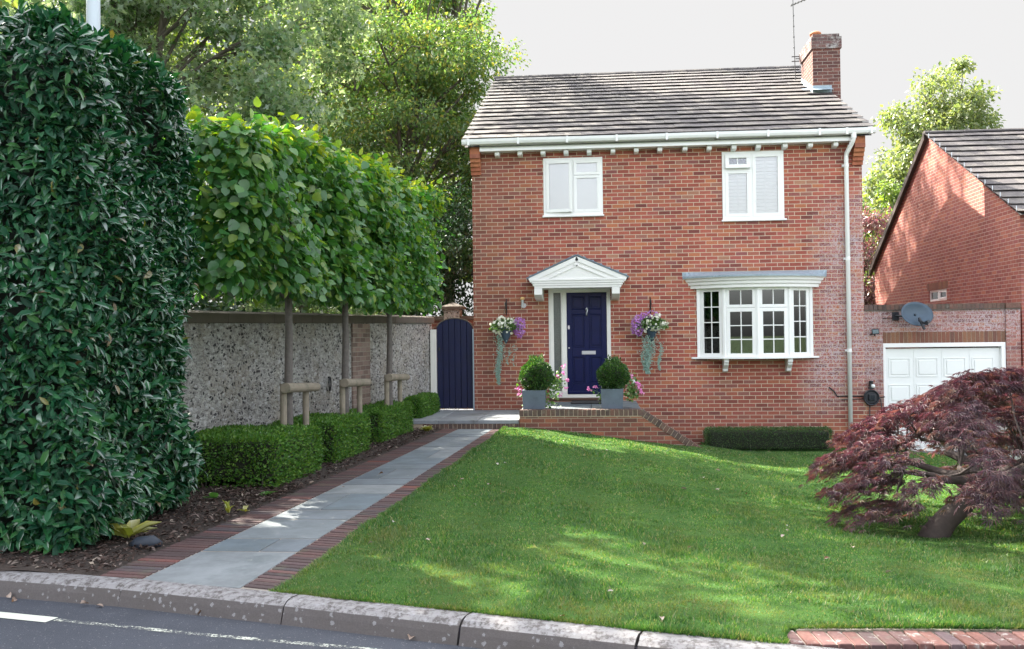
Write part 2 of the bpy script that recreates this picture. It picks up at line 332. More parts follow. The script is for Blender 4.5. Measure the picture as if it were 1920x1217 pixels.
def lawn_material():
    m, nt = newmat('lawn_soil'); P = pos(nt)
    c = mixc(nt, noise(nt, P, 1.7, 5), (.035, .085, .018), (.050, .105, .022))
    c = mixc(nt, ramp(nt, noise(nt, P, 6, 6, .7), [(.60, 0), (.75, .8)]), c, (.11, .10, .04))
    finish(nt, c, .95, noise(nt, P, 120, 3), .6, .01, 0, .1); return m
M['lawn'] = lawn_material()
def grass_material():
    m, nt = newmat('grass_blades'); P = pos(nt)
    a = ramp(nt, rnd(nt), [(0, (.018, .070, .014)), (.3, (.046, .140, .028)), (.65, (.085, .200, .040)), (.86, (.15, .24, .060)), (.95, (.27, .25, .12)), (1, (.34, .29, .17))])
    dry = ramp(nt, noise(nt, P, 1.1, 6, .65), [(.48, 0), (.66, .75)])
    nearf = nd(nt, 'MapRange', {0: nd(nt, 'SeparateXYZ', {0: P}).outputs[1], 1: -9.0, 2: -13.0, 3: .15, 4: 1.0}, clamp=True).outputs[0]
    c = mixc(nt, mth(nt, 'MULTIPLY', dry, nearf), a, (.21, .20, .075))
    blu = ramp(nt, noise(nt, P, 2.6, 5, .7), [(.45, 0), (.7, .55)])
    c = mixc(nt, blu, c, (.045, .13, .050))
    stripe = nd(nt, 'TexWave', {'Vector': P, 'Scale': .42, 'Distortion': 1.6, 'Detail': 2.0}).outputs[1]
    k = mth(nt, 'MULTIPLY_ADD', stripe, .24, .90)
    c = mixc(nt, 1.0, c, nd(nt, 'CombineColor', {0: k, 1: k, 2: k}).outputs[0], 'MULTIPLY')
    d = nd(nt, 'BsdfDiffuse', {'Color': c}); t = nd(nt, 'BsdfTranslucent', {'Color': mixc(nt, 1.0, c, (1.6, 1.5, .7), 'MULTIPLY')})
    x = nd(nt, 'MixShader', {0: .38, 1: d.outputs[0], 2: t.outputs[0]})
    g = nd(nt, 'BsdfGlossy', {'Roughness': .5}); y = nd(nt, 'MixShader', {0: .04, 1: x.outputs[0], 2: g.outputs[0]})
    nt.links.new(y.outputs[0], nd(nt, 'OutputMaterial').inputs[0]); return m
M['grass'] = grass_material()
M['soil'] = plain('bed_soil', (.040, .028, .022), .95, .4, 20, bumpscale=60, bstr=.8, bdist=.02)
M['mulch'] = island('bark_chips', [(0, (.030, .019, .015)), (.35, (.055, .034, .026)), (.7, (.085, .055, .045)), (.9, (.16, .125, .11)), (1, (.30, .25, .20))], .9, .3, 40)
M['far_ground'] = plain('far_grass', (.045, .075, .022), .95, .3, .2)
M['drive'] = plain('driveway_tarmac', (.10, .10, .105), .9, .25, 40, bumpscale=120)

M['leaf_laurel'] = leafmat('laurel_leaf', [(.006, .045, .022), (.009, .068, .030), (.014, .090, .036), (.022, .115, .036), (.04, .13, .03)], .12, rough=.42, gloss=.012)
M['leaf_laurel_old'] = leafmat('dry_laurel_leaf', [(.16, .09, .04), (.20, .20, .04)], .3)
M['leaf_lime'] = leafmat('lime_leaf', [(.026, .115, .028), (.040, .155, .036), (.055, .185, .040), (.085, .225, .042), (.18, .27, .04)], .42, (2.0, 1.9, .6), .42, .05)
M['leaf_lime_backlit'] = leafmat('backlit_tint_lime_leaf', [(.08, .21, .025), (.14, .26, .025), (.22, .31, .028), (.30, .34, .03)], .5, (1.9, 1.8, .4), .45, .04)  # yellower green paints the sun glowing through the crown tops into the leaf colour
M['leaf_maple'] = leafmat('silver_maple_leaf', [(.045, .12, .035), (.075, .16, .050), (.11, .19, .065), (.15, .21, .07)], .40, (1.8, 1.9, .8), .5, .04, back=(.28, .35, .30))
M['leaf_ash'] = leafmat('woodland_leaf', [(.055, .125, .038), (.085, .170, .050), (.115, .200, .060), (.17, .235, .075), (.25, .22, .05)], .44, (1.8, 1.8, .75), .5, .03)
M['leaf_back'] = leafmat('sunlit_leaf', [(.08, .15, .035), (.12, .19, .045), (.17, .21, .055)], .48, (1.8, 1.75, .6), .5, .03)
M['leaf_dark'] = leafmat('shrub_leaf', [(.014, .055, .018), (.022, .080, .024), (.035, .10, .026)], .3, (1.9, 2.0, .8), .4, .05)
M['leaf_pale'] = leafmat('pale_leaf', [(.10, .16, .055), (.14, .19, .07), (.18, .22, .085), (.21, .24, .12)], .42, (1.7, 1.65, .8), .5, .04)
M['leaf_plum'] = leafmat('plum_leaf', [(.10, .045, .055), (.16, .07, .08), (.23, .12, .12), (.16, .16, .06)], .35, (1.6, 1.0, 1.0), .5, .05)
M['leaf_box'] = leafmat('box_leaf', [(.036, .115, .018), (.062, .165, .024), (.092, .205, .032), (.15, .25, .045)], .3, (1.8, 1.9, .6), .5, .012)
M['leaf_boxball'] = leafmat('topiary_leaf', [(.012, .050, .012), (.024, .085, .016), (.045, .120, .022), (.11, .19, .04)], .25, (1.8, 1.9, .6), .45, .03)
M['leaf_acer'] = leafmat('red_maple_leaf', [(.042, .020, .034), (.060, .026, .044), (.080, .036, .052), (.100, .052, .056), (.14, .095, .060)], .32, (1.9, 1.0, 1.0), .5, .03)
M['leaf_bed'] = leafmat('yellow_leaf', [(.30, .32, .05), (.38, .36, .06), (.25, .30, .05)], .3, (1.5, 1.5, .5))
M['leaf_green'] = leafmat('fresh_leaf', [(.06, .20, .03), (.09, .25, .04)], .3)
M['leaf_silver'] = leafmat('silver_trailing_leaf', [(.17, .30, .25), (.24, .38, .32), (.31, .45, .38)], .2, (1, 1.1, 1), .5, .05)
M['leaf_basket'] = leafmat('basket_leaf', [(.05, .13, .02), (.09, .19, .03), (.15, .25, .05)], .3)
M['petal_white'] = leafmat('white_petal', [(.72, .74, .62), (.80, .80, .70), (.70, .72, .50)], .3, (1, 1, .9))
M['petal_purple'] = leafmat('purple_petal', [(.36, .11, .46), (.45, .17, .55), (.52, .28, .58)], .3, (1.2, 1, 1.2))
M['petal_pink'] = leafmat('pink_petal', [(.72, .16, .48), (.80, .24, .56), (.84, .34, .62)], .3, (1.1, 1, 1.1))
M['dry'] = leafmat('fallen_leaf', [(.09, .038, .012), (.15, .068, .020), (.11, .058, .028)], .15, (1.2, 1, .6), .6, .03)
M['dry_pale'] = leafmat('pale_fallen_leaf', [(.26, .22, .14), (.24, .21, .16), (.32, .29, .23)], .15, (1.1, 1, .8), .6, .03)

# ------------------------------------------------------------------ mesh helpers
class MB:
    def __init__(s): s.v = []; s.f = []
    def add(s, vs, fs):
        o = len(s.v); s.v += [tuple(a) for a in vs]; s.f += [tuple(i+o for i in q) for q in fs]
    def box(s, x0, x1, y0, y1, z0, z1):
        s.add([(x0,y0,z0),(x1,y0,z0),(x1,y1,z0),(x0,y1,z0),(x0,y0,z1),(x1,y0,z1),(x1,y1,z1),(x0,y1,z1)],
              [(0,3,2,1),(4,5,6,7),(0,1,5,4),(1,2,6,5),(2,3,7,6),(3,0,4,7)])
    def obox(s, c, ax, ay, az):   # centre and three half-axis vectors
        c, ax, ay, az = map(Vector, (c, ax, ay, az))
        vs = [c+ax*a+ay*b+az*d for d in (-1,1) for a,b in ((-1,-1),(1,-1),(1,1),(-1,1))]
        s.add(vs, [(0,3,2,1),(4,5,6,7),(0,1,5,4),(1,2,6,5),(2,3,7,6),(3,0,4,7)])
    def prism(s, pts, d):         # closed polygon (3D points) swept by vector d
        n = len(pts); d = Vector(d); a = [Vector(p) for p in pts]
        s.add(a + [p+d for p in a], [tuple(range(n))[::-1], tuple(range(n, 2*n))] + [(i, (i+1) % n, n+(i+1) % n, n+i) for i in range(n)])
    def tube(s, pts, rad, n=8, cap=True):
        pts = [Vector(p) for p in pts]
        if isinstance(rad, (int, float)): rad = [rad]*len(pts)
        o = len(s.v); up = Vector((0, 0, 1)); px = None
        for i, p in enumerate(pts):
            t = (pts[min(i+1, len(pts)-1)] - pts[max(i-1, 0)])
            t = t.normalized() if t.length > 1e-9 else up
            if px is None:
                px = t.cross(Vector((0, 0, 1)) if abs(t.z) < .9 else Vector((1, 0, 0))).normalized()
            px = (px - t*px.dot(t)).normalized(); py = t.cross(px)
            for k in range(n):
                a = 2*math.pi*k/n; s.v.append(tuple(p + (px*math.cos(a)+py*math.sin(a))*rad[i]))
        for i in range(len(pts)-1):
            for k in range(n):
                a, b = o+i*n+k, o+i*n+(k+1) % n
                s.f.append((a, b, b+n, a+n))
        if cap:
            s.f.append(tuple(o+k for k in range(n))[::-1]); m = o+(len(pts)-1)*n
            s.f.append(tuple(m+k for k in range(n)))
    def lathe(s, c, prof, n=20):  # prof: (r, z)
        o = len(s.v); c = Vector(c)
        for r, z in prof:
            for k in range(n):
                a = 2*math.pi*k/n; s.v.append((c.x+r*math.cos(a), c.y+r*math.sin(a), c.z+z))
        for i in range(len(prof)-1):
            for k in range(n):
                a, b = o+i*n+k, o+i*n+(k+1) % n
                s.f.append((a, b, b+n, a+n))
        s.f.append(tuple(o+k for k in range(n))[::-1]); m = o+(len(prof)-1)*n
        s.f.append(tuple(m+k for k in range(n)))
    def build(s, name, mat, parent=None, bevel=0.0, smooth=False, segs=2):
        me = bpy.data.meshes.new(name); me.from_pydata(s.v, [], s.f); me.update()
        bm = bmesh.new(); bm.from_mesh(me); bmesh.ops.recalc_face_normals(bm, faces=bm.faces)
        if bevel: bmesh.ops.bevel(bm, geom=bm.edges[:], offset=bevel, segments=segs, affect='EDGES', clamp_overlap=True, profile=.5)
        bm.to_mesh(me); bm.free()
        return link(name, me, mat, parent, smooth)
def link(name, me, mat, parent=None, smooth=False):
    if mat is not None: me.materials.append(mat if not isinstance(mat, str) else M[mat])
    if smooth: me.polygons.foreach_set('use_smooth', [True]*len(me.polygons))
    o = bpy.data.objects.new(name, me); COL.objects.link(o)
    if parent is not None: attach(o, parent)
    return o
def attach(o, parent):
    o.parent = parent
    m = Matrix.Translation(parent.location) if parent.parent is None else parent.parent_world
    if parent.parent is None: o.matrix_parent_inverse = Matrix.Translation(-Vector(parent.location))
    o.parent_world = None
def attach(o, parent):
    """parent without moving: everything is modelled in world coordinates"""
    o.parent = parent
    base = parent
    while base.parent is not None: base = base.parent
    if parent is base: o.matrix_parent_inverse = Matrix.Translation(-Vector(base.location))
def thing(name, label, cat, loc=(0, 0, 0), group=None):
    o = bpy.data.objects.new(name, None); COL.objects.link(o); o.location = loc; o.empty_display_size = .2
    return tag(o, label, cat, group)
def tag(o, label, cat, group=None):
    o['label'] = label; o['category'] = cat
    if group: o['group'] = group
    return o
def kind(o, k): o['kind'] = k; return o

def fastmesh(name, V, F_list, mat, parent=None, smooth=False):
    """V (n,3); F_list: list of (m,k) index arrays"""
    me = bpy.data.meshes.new(name)
    me.vertices.add(len(V)); me.vertices.foreach_set('co', np.ascontiguousarray(V, dtype=np.float32).ravel())
    loops = np.concatenate([f.ravel() for f in F_list]).astype(np.int32)
    sizes = np.concatenate([np.full(len(f), f.shape[1], dtype=np.int32) for f in F_list])
    starts = np.concatenate([[0], np.cumsum(sizes)[:-1]]).astype(np.int32)
    me.loops.add(len(loops)); me.loops.foreach_set('vertex_index', loops)
    me.polygons.add(len(sizes)); me.polygons.foreach_set('loop_start', starts)
    me.update(calc_edges=True)
    return link(name, me, mat, parent, smooth)

# leaf outlines: (along, across, lift)
LEAF = {
 'simple': ([(0,0,0),(.42,-.5,.10),(1,0,-.06),(.42,.5,.10)], [(0,1,2),(0,2,3)]),
 'laurel': ([(0,0,0),(.28,-.42,.09),(.28,0,0),(.28,.42,.09),(.66,-.44,.05),(.66,0,-.05),(.66,.44,.05),(1,0,-.16)],
            [(0,2,1),(0,3,2),(1,2,5),(1,5,4),(2,3,6),(2,6,5),(4,5,7),(5,6,7)]),
 'round': ([(0,0,0),(.03,-.28,.02),(.25,-.50,.05),(.58,-.46,.03),(.84,-.24,-.03),(1.05,0,-.10),(.84,.24,-.03),(.58,.46,.03),(.25,.50,.05),(.03,.28,.02),(.45,0,-.04)],
           [(10,i,i+1) for i in range(9)] + [(10,9,0)]),
 'star': ([(0,0,0),(.30,-.16,.02),(.42,-.62,.04),(.56,-.20,.01),(1.0,0,-.08),(.56,.20,.01),(.42,.62,.04),(.30,.16,.02)],
          [(0,1,7),(1,2,3),(1,3,5),(1,5,7),(3,4,5),(5,6,7)]),
 'flower': ([(0,0,0.1)] + [(math.cos(a)*.5, math.sin(a)*.5, .0 if i % 2 else .12) for i, a in enumerate([k*math.pi/5 for k in range(10)])],
            [(0, 1+i, 1+(i+1) % 10) for i in range(10)]),
}
_ac = [(0,0,0)]; _af = []
for _a, _l in ((-95,.55),(-60,.85),(-28,1.0),(0,1.1),(28,1.0),(60,.85),(95,.55)):
    _r = math.radians(_a); _d = (math.cos(_r), math.sin(_r)); _s = (-_d[1], _d[0]); _k = len(_ac)
    _ac += [(_d[0]*_l*.5-_s[0]*.05, _d[1]*_l*.5-_s[1]*.05, .0), (_d[0]*_l, _d[1]*_l, -.22*_l), (_d[0]*_l*.5+_s[0]*.05, _d[1]*_l*.5+_s[1]*.05, .0)]
    _af += [(0,_k,_k+1),(0,_k+1,_k+2)]
LEAF['acer'] = (_ac, _af)

def norm(a): return a/np.maximum(np.linalg.norm(a, axis=1, keepdims=True), 1e-9)
def leaves(name, P, A, N, L, W, shape, mat, parent=None, rg=rng, lv=.25):
    """one mesh of many separate leaves: P base points, A leaf axis, N face normal"""
    n = len(P); A = norm(A); Sd = norm(np.cross(N, A)); Nn = np.cross(A, Sd)
    T, F = LEAF[shape]; T = np.array(T, dtype=np.float64); k = len(T)
    l = (L*(1+rg.uniform(-lv, lv, n)))[:, None]; ww = l*(W/L)
    V = P[:, None, :] + A[:, None, :]*(T[None, :, 0:1]*l[:, None]) + Sd[:, None, :]*(T[None, :, 1:2]*ww[:, None]) + Nn[:, None, :]*(T[None, :, 2:3]*l[:, None])
    F = np.array(F); FF = (F[None] + (np.arange(n)*k)[:, None, None]).reshape(-1, F.shape[1])
    return fastmesh(name, V.reshape(-1, 3), [FF], mat, parent)
def rdir(n, rg=rng):
    v = rg.normal(size=(n, 3)); return norm(v)

def zg(y): return .12 - .0066*(y+13)              # left side of the garden: path, bed
def lerp(a, b, t): return a+(b-a)*t
def interp(x, xs, ys): return float(np.interp(x, xs, ys))
KY = [-14.2, -13.7, -10.5, -2.35, -.7, 1]; KK = [.004, .005, .039, .085, .108, .11]
def zlawn(x, y):
    x = np.asarray(x, float); y = np.asarray(y, float)
    k = np.interp(y, KY, KK)
    bump = .028*np.exp(-((x-1.2)/1.2)**2 - ((y+2.6)/1.6)**2)
    z = .122 - .0066*(y+13) + bump - k*np.clip(x-1.0, 0, 4.1)**1.2
    return z + .006*np.sin(x*2.1+y*.7)*np.sin(y*1.3-x*.4)

# ------------------------------------------------------------------ ground, road, kerb, path, lawn, bed
b = MB(); b.add([(-1500,-1500,-1.3),(1500,-1500,-1.3),(1500,1500,-1.3),(-1500,1500,-1.3)], [(0,1,2,3)])
kind(b.build('ground', 'far_ground'), 'structure')
b = MB(); b.add([(-60,-.5,-.08),(-1.5,-.5,-.08),(-1.5,60,-.08),(-60,60,-.08)], [(0,1,2,3)])
b.add([(-60,-13,-.02),(-1.7,-12.75,-.02),(-1.3,-.5,-.08),(-60,-.5,-.08)], [(0,1,2,3)])
kind(b.build('woodland_ground', 'soil'), 'structure')

KB = [(-30,-8.9),(-12,-11.1),(-6,-12.0),(-3,-12.47),(-1.553,-12.756),(-.484,-12.981),(.243,-13.157),(.686,-13.306),(1.721,-13.619),(2.634,-13.898),(3.30,-14.075),(4.2,-14.33),(5.1,-14.6),(7,-15.2),(12,-17)]
def kerb_pts(step=.9):
    out = []
    for (a, c) in zip(KB, KB[1:]):
        out.append((Vector((*a, 0)), Vector((*c, 0))))
    return out
# kerb stones: profile = back top, front top (rounded), front bottom
joints = [Vector((*p, 0)) for p in [(-12,-11.1),(-10,-11.4),(-8,-11.7),(-6,-12.0),(-4.6,-12.21),(-3.55,-12.385),(-2.53,-12.56),(-1.50,-12.768),(-.484,-12.981),(.655,-13.297),(1.721,-13.619),(2.634,-13.898),(3.58,-14.153),(4.55,-14.43),(5.6,-14.76),(6.8,-15.14),(8,-15.55)]]
b = MB()
for a, c in zip(joints, joints[1:]):
    t = (c-a).normalized(); nrm = Vector((t.y, -t.x, 0)); a2, c2 = a+t*.006, c-t*.006
    nseg = 5; prof = [(-.02,-.1),(-.02,.126),(.06,.127),(.105,.118),(.135,.096),(.150,.060),(.172,-.02),(.172,-.1)]
    drop = [0 if p.x < 4 else -.03*(p.x-4) for p in (a, c)]
    o = len(b.v); m = len(prof)
    for i in range(nseg+1):
        q = a2.lerp(c2, i/nseg); dz = lerp(drop[0], drop[1], i/nseg)
        for d, z in prof:
            b.v.append((q.x+nrm.x*(d+.02)+R.uniform(-.002,.002), q.y+nrm.y*(d+.02)+R.uniform(-.002,.002), z+dz+R.uniform(-.0015,.0015)))
    for i in range(nseg):
        for k in range(m-1):
            s0 = o+i*m+k; b.f.append((s0, s0+1, s0+m+1, s0+m))
    b.f.append(tuple(o+k for k in range(m))); b.f.append(tuple(o+nseg*m+k for k in range(m))[::-1])
kind(b.build('kerb', 'kerb', smooth=False), 'structure')
b = MB()
for a, c in zip(joints[1:-1], joints[2:]):
    t = (c-a).normalized(); nrm = Vector((t.y, -t.x, 0))
    b.obox(a+nrm*.075+Vector((0,0,.0)), t*.009, nrm*.085, (0,0,.085))
kind(b.build('kerb_joints', 'gap'), 'structure')
# road: from the kerb foot towards and past the camera
b = MB(); edge = [(p[0], p[1]-.10) for p in KB]
n = len(edge); b.v = [(x, y, 0.0) for x, y in edge] + [(x, -34.0, 0.0) for x, y in edge]
b.f = [(i, i+1, n+i+1, n+i) for i in range(n-1)]
kind(b.build('road', 'asphalt'), 'structure')
def strip(pts, wd, z):
    bb = MB(); pv = [Vector((*p, z)) for p in pts]; L_, R_ = [], []
    for i, p in enumerate(pv):
        t = (pv[min(i+1, len(pv)-1)]-pv[max(i-1, 0)]).normalized(); nn = Vector((-t.y, t.x, 0))*wd/2
        L_.append(p+nn); R_.append(p-nn)
    m = len(pv); bb.v = [tuple(p) for p in L_+R_]; bb.f = [(i, i+1, m+i+1, m+i) for i in range(m-1)]
    return bb
kind(strip([(-14,-11.2),(-6,-12.50),(-3,-12.99),(-1.6,-13.27),(-.775,-13.46)], .10, .004).build('road_marking', 'paint_solid'), 'structure')
kind(strip([(-.755,-13.455),(.295,-13.70),(1.2,-13.885),(2.6,-14.25),(6,-15.2)], .045, .004).build('worn_road_marking', 'paint_worn'), 'structure')

# path: slabs and brick edges
PL0, PL1 = Vector((-.79,-12.90,0)), Vector((-.262,-2.30,0)); PA0, PA1 = Vector((-.475,-12.95,0)), Vector((.005,-2.30,0))
PB0, PB1 = Vector((.245,-13.13,0)), Vector((.616,-2.30,0)); PR0, PR1 = Vector((.484,-13.20,0)), Vector((.84,-2.30,0))
b = MB()
b.add([(PL0.x,PL0.y-.05,zg(-12.9)-.005),(PR0.x,PR0.y-.05,zg(-13.2)-.005),(PR1.x,PR1.y,zg(-2.3)-.005),(PL1.x,PL1.y,zg(-2.3)-.005)], [(0,1,2,3)])
kind(b.build('path_bed', 'mortar_path'), 'structure')
b = MB(); ty = -13.06; rowi = 0; rr = random.Random(3)
lens = [.92,.46,.80,.46,.92,.62,.46,.80,.46,.62,.92,.46,.80,.62,.46,.92,.46]
ylist = [-13.06]
for l in lens:
    ylist.append(ylist[-1]+l)
    if ylist[-1] > -2.75: break
ylist[-1] = -2.31
for i in range(len(ylist)-1):
    y0, y1 = ylist[i]+.018, ylist[i+1]-.018
    def ed(y, P0, P1): return P0.x + (P1.x-P0.x)*(y-P0.y)/(P1.y-P0.y)
    splits = [0, 1] if i % 3 != 1 else [0, rr.choice([.42, .55, .6]), 1]
    for s0, s1 in zip(splits, splits[1:]):
        q = []
        for (s, y) in ((s0, y0), (s1, y0), (s1, y1), (s0, y1)):
            xl, xr = ed(y, PA0, PA1)+.008, ed(y, PB0, PB1)-.008
            x = lerp(xl, xr, s) + (.005 if s == s0 and s0 > 0 else 0) - (.005 if s == s1 and s1 < 1 else 0)
            yy = y - (.10*(s) if i == 0 and y == y0 else 0)
            q.append((x, yy, zg(y)+rr.uniform(-.001, .001)))
        b.add(q + [(x, y, z-.04) for x, y, z in q], [(0,1,2,3),(0,4,5,1),(1,5,6,2),(2,6,7,3),(3,7,4,0)])
kind(b.build('path', 'slab', bevel=.0025, segs=1), 'structure')
def brick_run(bb, a, c, pitch, wv, h, gap=.009, jit=.003, top=None):
    """bricks laid side by side from a to c; wv = vector across the run, h = thickness below the top"""
    a, c, wv = Vector(a), Vector(c), Vector(wv); L = (c-a).length; n = max(1, round(L/pitch)); t = (c-a)/n
    for i in range(n):
        p = a+t*(i+.5); j = R.uniform(-jit, jit)
        bb.obox(p + wv*.5 + Vector((0,0,-h/2+j)), t*(.5-gap/2/t.length), wv*.5*(1+R.uniform(-.02,.02)), Vector((R.uniform(-.01,.01)*h, 0, h/2)))
for nm, (a, c, p, q) in (('path_edging', (PL0, PL1, PA0, PA1)),):
    b = MB()
    for (A0, A1, B0, B1) in ((PL0, PL1, PA0, PA1), (PB0, PB1, PR0, PR1)):
        n = 140
        for i in range(n):
            t0, t1 = (i+.15)/n, (i+.85)/n; j = R.uniform(-.002, .003)
            q = [A0.lerp(A1, t0), B0.lerp(B1, t0), B0.lerp(B1, t1), A0.lerp(A1, t1)]
            q = [(v.x+(.004 if k in (0, 3) else -.004)+R.uniform(-.004,.004), v.y, zg(v.y)+.001+j) for k, v in enumerate(q)]
            b.add(q + [(x, y, z-.05) for x, y, z in q], [(0,1,2,3),(0,4,5,1),(1,5,6,2),(2,6,7,3),(3,7,4,0)])
    kind(b.build(nm, 'path_brick'), 'structure')

# lawn
def gx(y): return PR0.x + (PR1.x-PR0.x)*(y-PR0.y)/(PR1.y-PR0.y)
def kerb_y(x): return float(np.interp(x, [p[0] for p in KB], [p[1] for p in KB]))
nx, ny = 60, 90; b = MB()
def lawn_front(x): return kerb_y(x)+.005 if x < 3.32 else (-13.79+.07*(x-3.3) if x > 3.36 else lerp(kerb_y(3.32), -13.79, (x-3.32)/.04))
for i in range(ny+1):
    for j in range(nx+1):
        s = j/nx; x = lerp(.5, 8.2, s**1.15)
        y0 = lawn_front(x); y = lerp(y0, -.02 if x > 4.25 else -2.34, i/ny)
        xl = gx(y)+.004; x = max(x, xl) if j else xl
        y0 = lawn_front(x); y = lerp(y0, -.02 if x > 4.25 else -2.34, i/ny)
        b.v.append((x, y, float(zlawn(x, y))-(.035 if i == 0 else 0)))
for i in range(ny):
    for j in range(nx):
        a = i*(nx+1)+j; b.f.append((a, a+1, a+nx+2, a+nx+1))
kind(b.build('lawn', 'lawn', smooth=True), 'structure')
def grass_blades():
    rg = np.random.default_rng(11)
    def sample(n, ylo, yhi):
        x = rg.uniform(.45, 8.0, n); y = rg.uniform(ylo, yhi, n)
        fr = np.array([lawn_front(a) for a in np.linspace(.3, 8.2, 400)])
        fy = np.interp(x, np.linspace(.3, 8.2, 400), fr)
        xl = PR0.x + (PR1.x-PR0.x)*(y-PR0.y)/(PR1.y-PR0.y)
        ok = (x > xl-.01) & (y > fy-.02) & ((y < -2.37) | ((x > 4.2) & (y < -.95)))
        return np.stack([x[ok], y[ok]], 1)
    xy = np.concatenate([sample(150000, -14.2, -11.5), sample(110000, -11.5, -8), sample(90000, -8, -.9)])
    # a fringe hanging over kerb and edging
    n2 = 16000; x = rg.uniform(.45, 8.0, n2); fy = np.interp(x, np.linspace(.3, 8.2, 400), [lawn_front(a) for a in np.linspace(.3, 8.2, 400)])
    fr = np.stack([x, fy + np.abs(rg.normal(0, .03, n2))-.01], 1)
    y3 = rg.uniform(-13.2, -2.4, 9000); x3 = PR0.x + (PR1.x-PR0.x)*(y3-PR0.y)/(PR1.y-PR0.y) + np.abs(rg.normal(0, .02, 9000))-.004
    k = len(xy); xy = np.concatenate([xy, fr, np.stack([x3, y3], 1)])
    n = len(xy); P = np.stack([xy[:, 0], xy[:, 1], zlawn(xy[:, 0], xy[:, 1])-.003], 1)
    dist = np.linalg.norm(P-np.array([2.4,-18.8,1.6]), axis=1)
    h = rg.uniform(.010, .025, n)*(1+.3*np.sin(P[:, 0]*3.1+P[:, 1]*2.3)); h *= 1+.45*np.sin(P[:, 0]*11.3+3*np.sin(P[:, 1]*4.1))*np.sin(P[:, 1]*9.7+2*np.sin(P[:, 0]*5.3)); h[k:] *= 1.5
    wd = np.maximum(.0034, dist*.00058)*rg.uniform(.8, 1.4, n)
    a = rg.uniform(0, 2*np.pi, n); lean = rg.uniform(.1, .9, n)*h
    side = np.stack([np.cos(a), np.sin(a), np.zeros(n)], 1)
    b2 = a + rg.normal(1.57, .8, n); ld = np.stack([np.cos(b2), np.sin(b2), np.zeros(n)], 1)
    tip = P + ld*lean[:, None]; tip[:, 2] += h
    tip[k:k+n2, 1] -= rg.uniform(0, .035, n2); tip[k+n2:, 0] -= rg.uniform(0, .03, n-k-n2)
    V = np.stack([P-side*wd[:, None], P+side*wd[:, None], tip], 1).reshape(-1, 3)
    F = np.arange(n*3).reshape(-1, 3)
    return fastmesh('grass', V, [F], 'grass')
kind(grass_blades(), 'stuff')

# planting bed between wall and path
b = MB(); nyb, nxb = 60, 8
def wallx(y): return -.9+.125*y
def treeline(y): return -.9+.078*y
for i in range(nyb+1):
    y = lerp(-13.05, -.2, i/nyb)
    for j in range(nxb+1):
        xr = PL0.x + (PL1.x-PL0.x)*(y-PL0.y)/(PL1.y-PL0.y)-.002
        if y > -2.2: xr = -.262
        xl = wallx(y)-.05 if y > -10 else -5.2
        x = lerp(xl, xr, j/nxb); yy = y
        if i == 0: yy = kerb_y(x)+.005
        b.v.append((x, yy, zg(yy)+.005+.02*math.sin(3*x+5*y)*math.sin(2.3*y)*(1 if 0 < j < nxb else .0) - (.01 if j == nxb else 0)))
for i in range(nyb):
    for j in range(nxb):
        a = i*(nxb+1)+j; b.f.append((a, a+1, a+nxb+2, a+nxb+1))
kind(b.build('flower_bed', 'soil', smooth=True), 'structure')
rg = np.random.default_rng(5); n = 9000
y = np.where(rg.uniform(size=n) < .6, rg.uniform(-13.0, -9.0, n), rg.uniform(-9.0, -1.0, n))
xr = PL0.x + (PL1.x-PL0.x)*(y-PL0.y)/(PL1.y-PL0.y)-.01
xl = np.where(y < -10.1, -3.0, wallx(y)+.02)
x = xl + (xr-xl)*rg.uniform(size=n)**.6
keep = y > np.array([kerb_y(a) for a in x])+.03
x, y = x[keep], y[keep]; n = len(x)
A = rdir(n, rg); A[:, 2] *= .25; N = rdir(n, rg)*.5; N[:, 2] += 1
P = np.stack([x, y, zg(y)+.012+rg.uniform(0, .02, n)], 1)
kind(leaves('bark_mulch', P, A, N, .045, .016, 'simple', 'mulch', rg=rg, lv=.5), 'stuff')

# driveway and the strip beside the lawn
b = MB(); b.v = []; xs = [7.3, 8.3, 10, 14, 20]
for x in xs:
    for yv, z in ((-15.6, .0), (-13.9, .04), (-11, -.25), (-6, -.55), (-.0, -.62)):
        b.v.append((x if yv > -13 else x-2.7*(1 if x < 9 else 0), yv, z-(.0 if x > 8 else .02)))
for i in range(len(xs)-1):
    for k in range(4):
        a = i*5+k; b.f.append((a, a+5, a+6, a+1))
kind(b.build('driveway', 'drive', smooth=True), 'structure')
# brick edging along the crossover, right foreground
b = MB(); e0, e1 = Vector((3.34,-14.02,.108)), Vector((6.2,-13.86,.088))
brick_run(b, e0, e1, .077, Vector((-.012,.215,0)), .12, .010, .004)
kind(b.build('brick_edging', 'verge_brick', bevel=.006), 'structure')
b = MB(); b.add([(3.34,-14.0,-.05),(6.2,-13.85,-.05),(6.2,-13.55,.074),(3.34,-13.70,.098),(3.34,-14.0,.098),(6.2,-13.85,.076)], [(4,5,2,3),(0,1,5,4)])
kind(b.build('edging_bed', 'mortar_path'), 'structure')

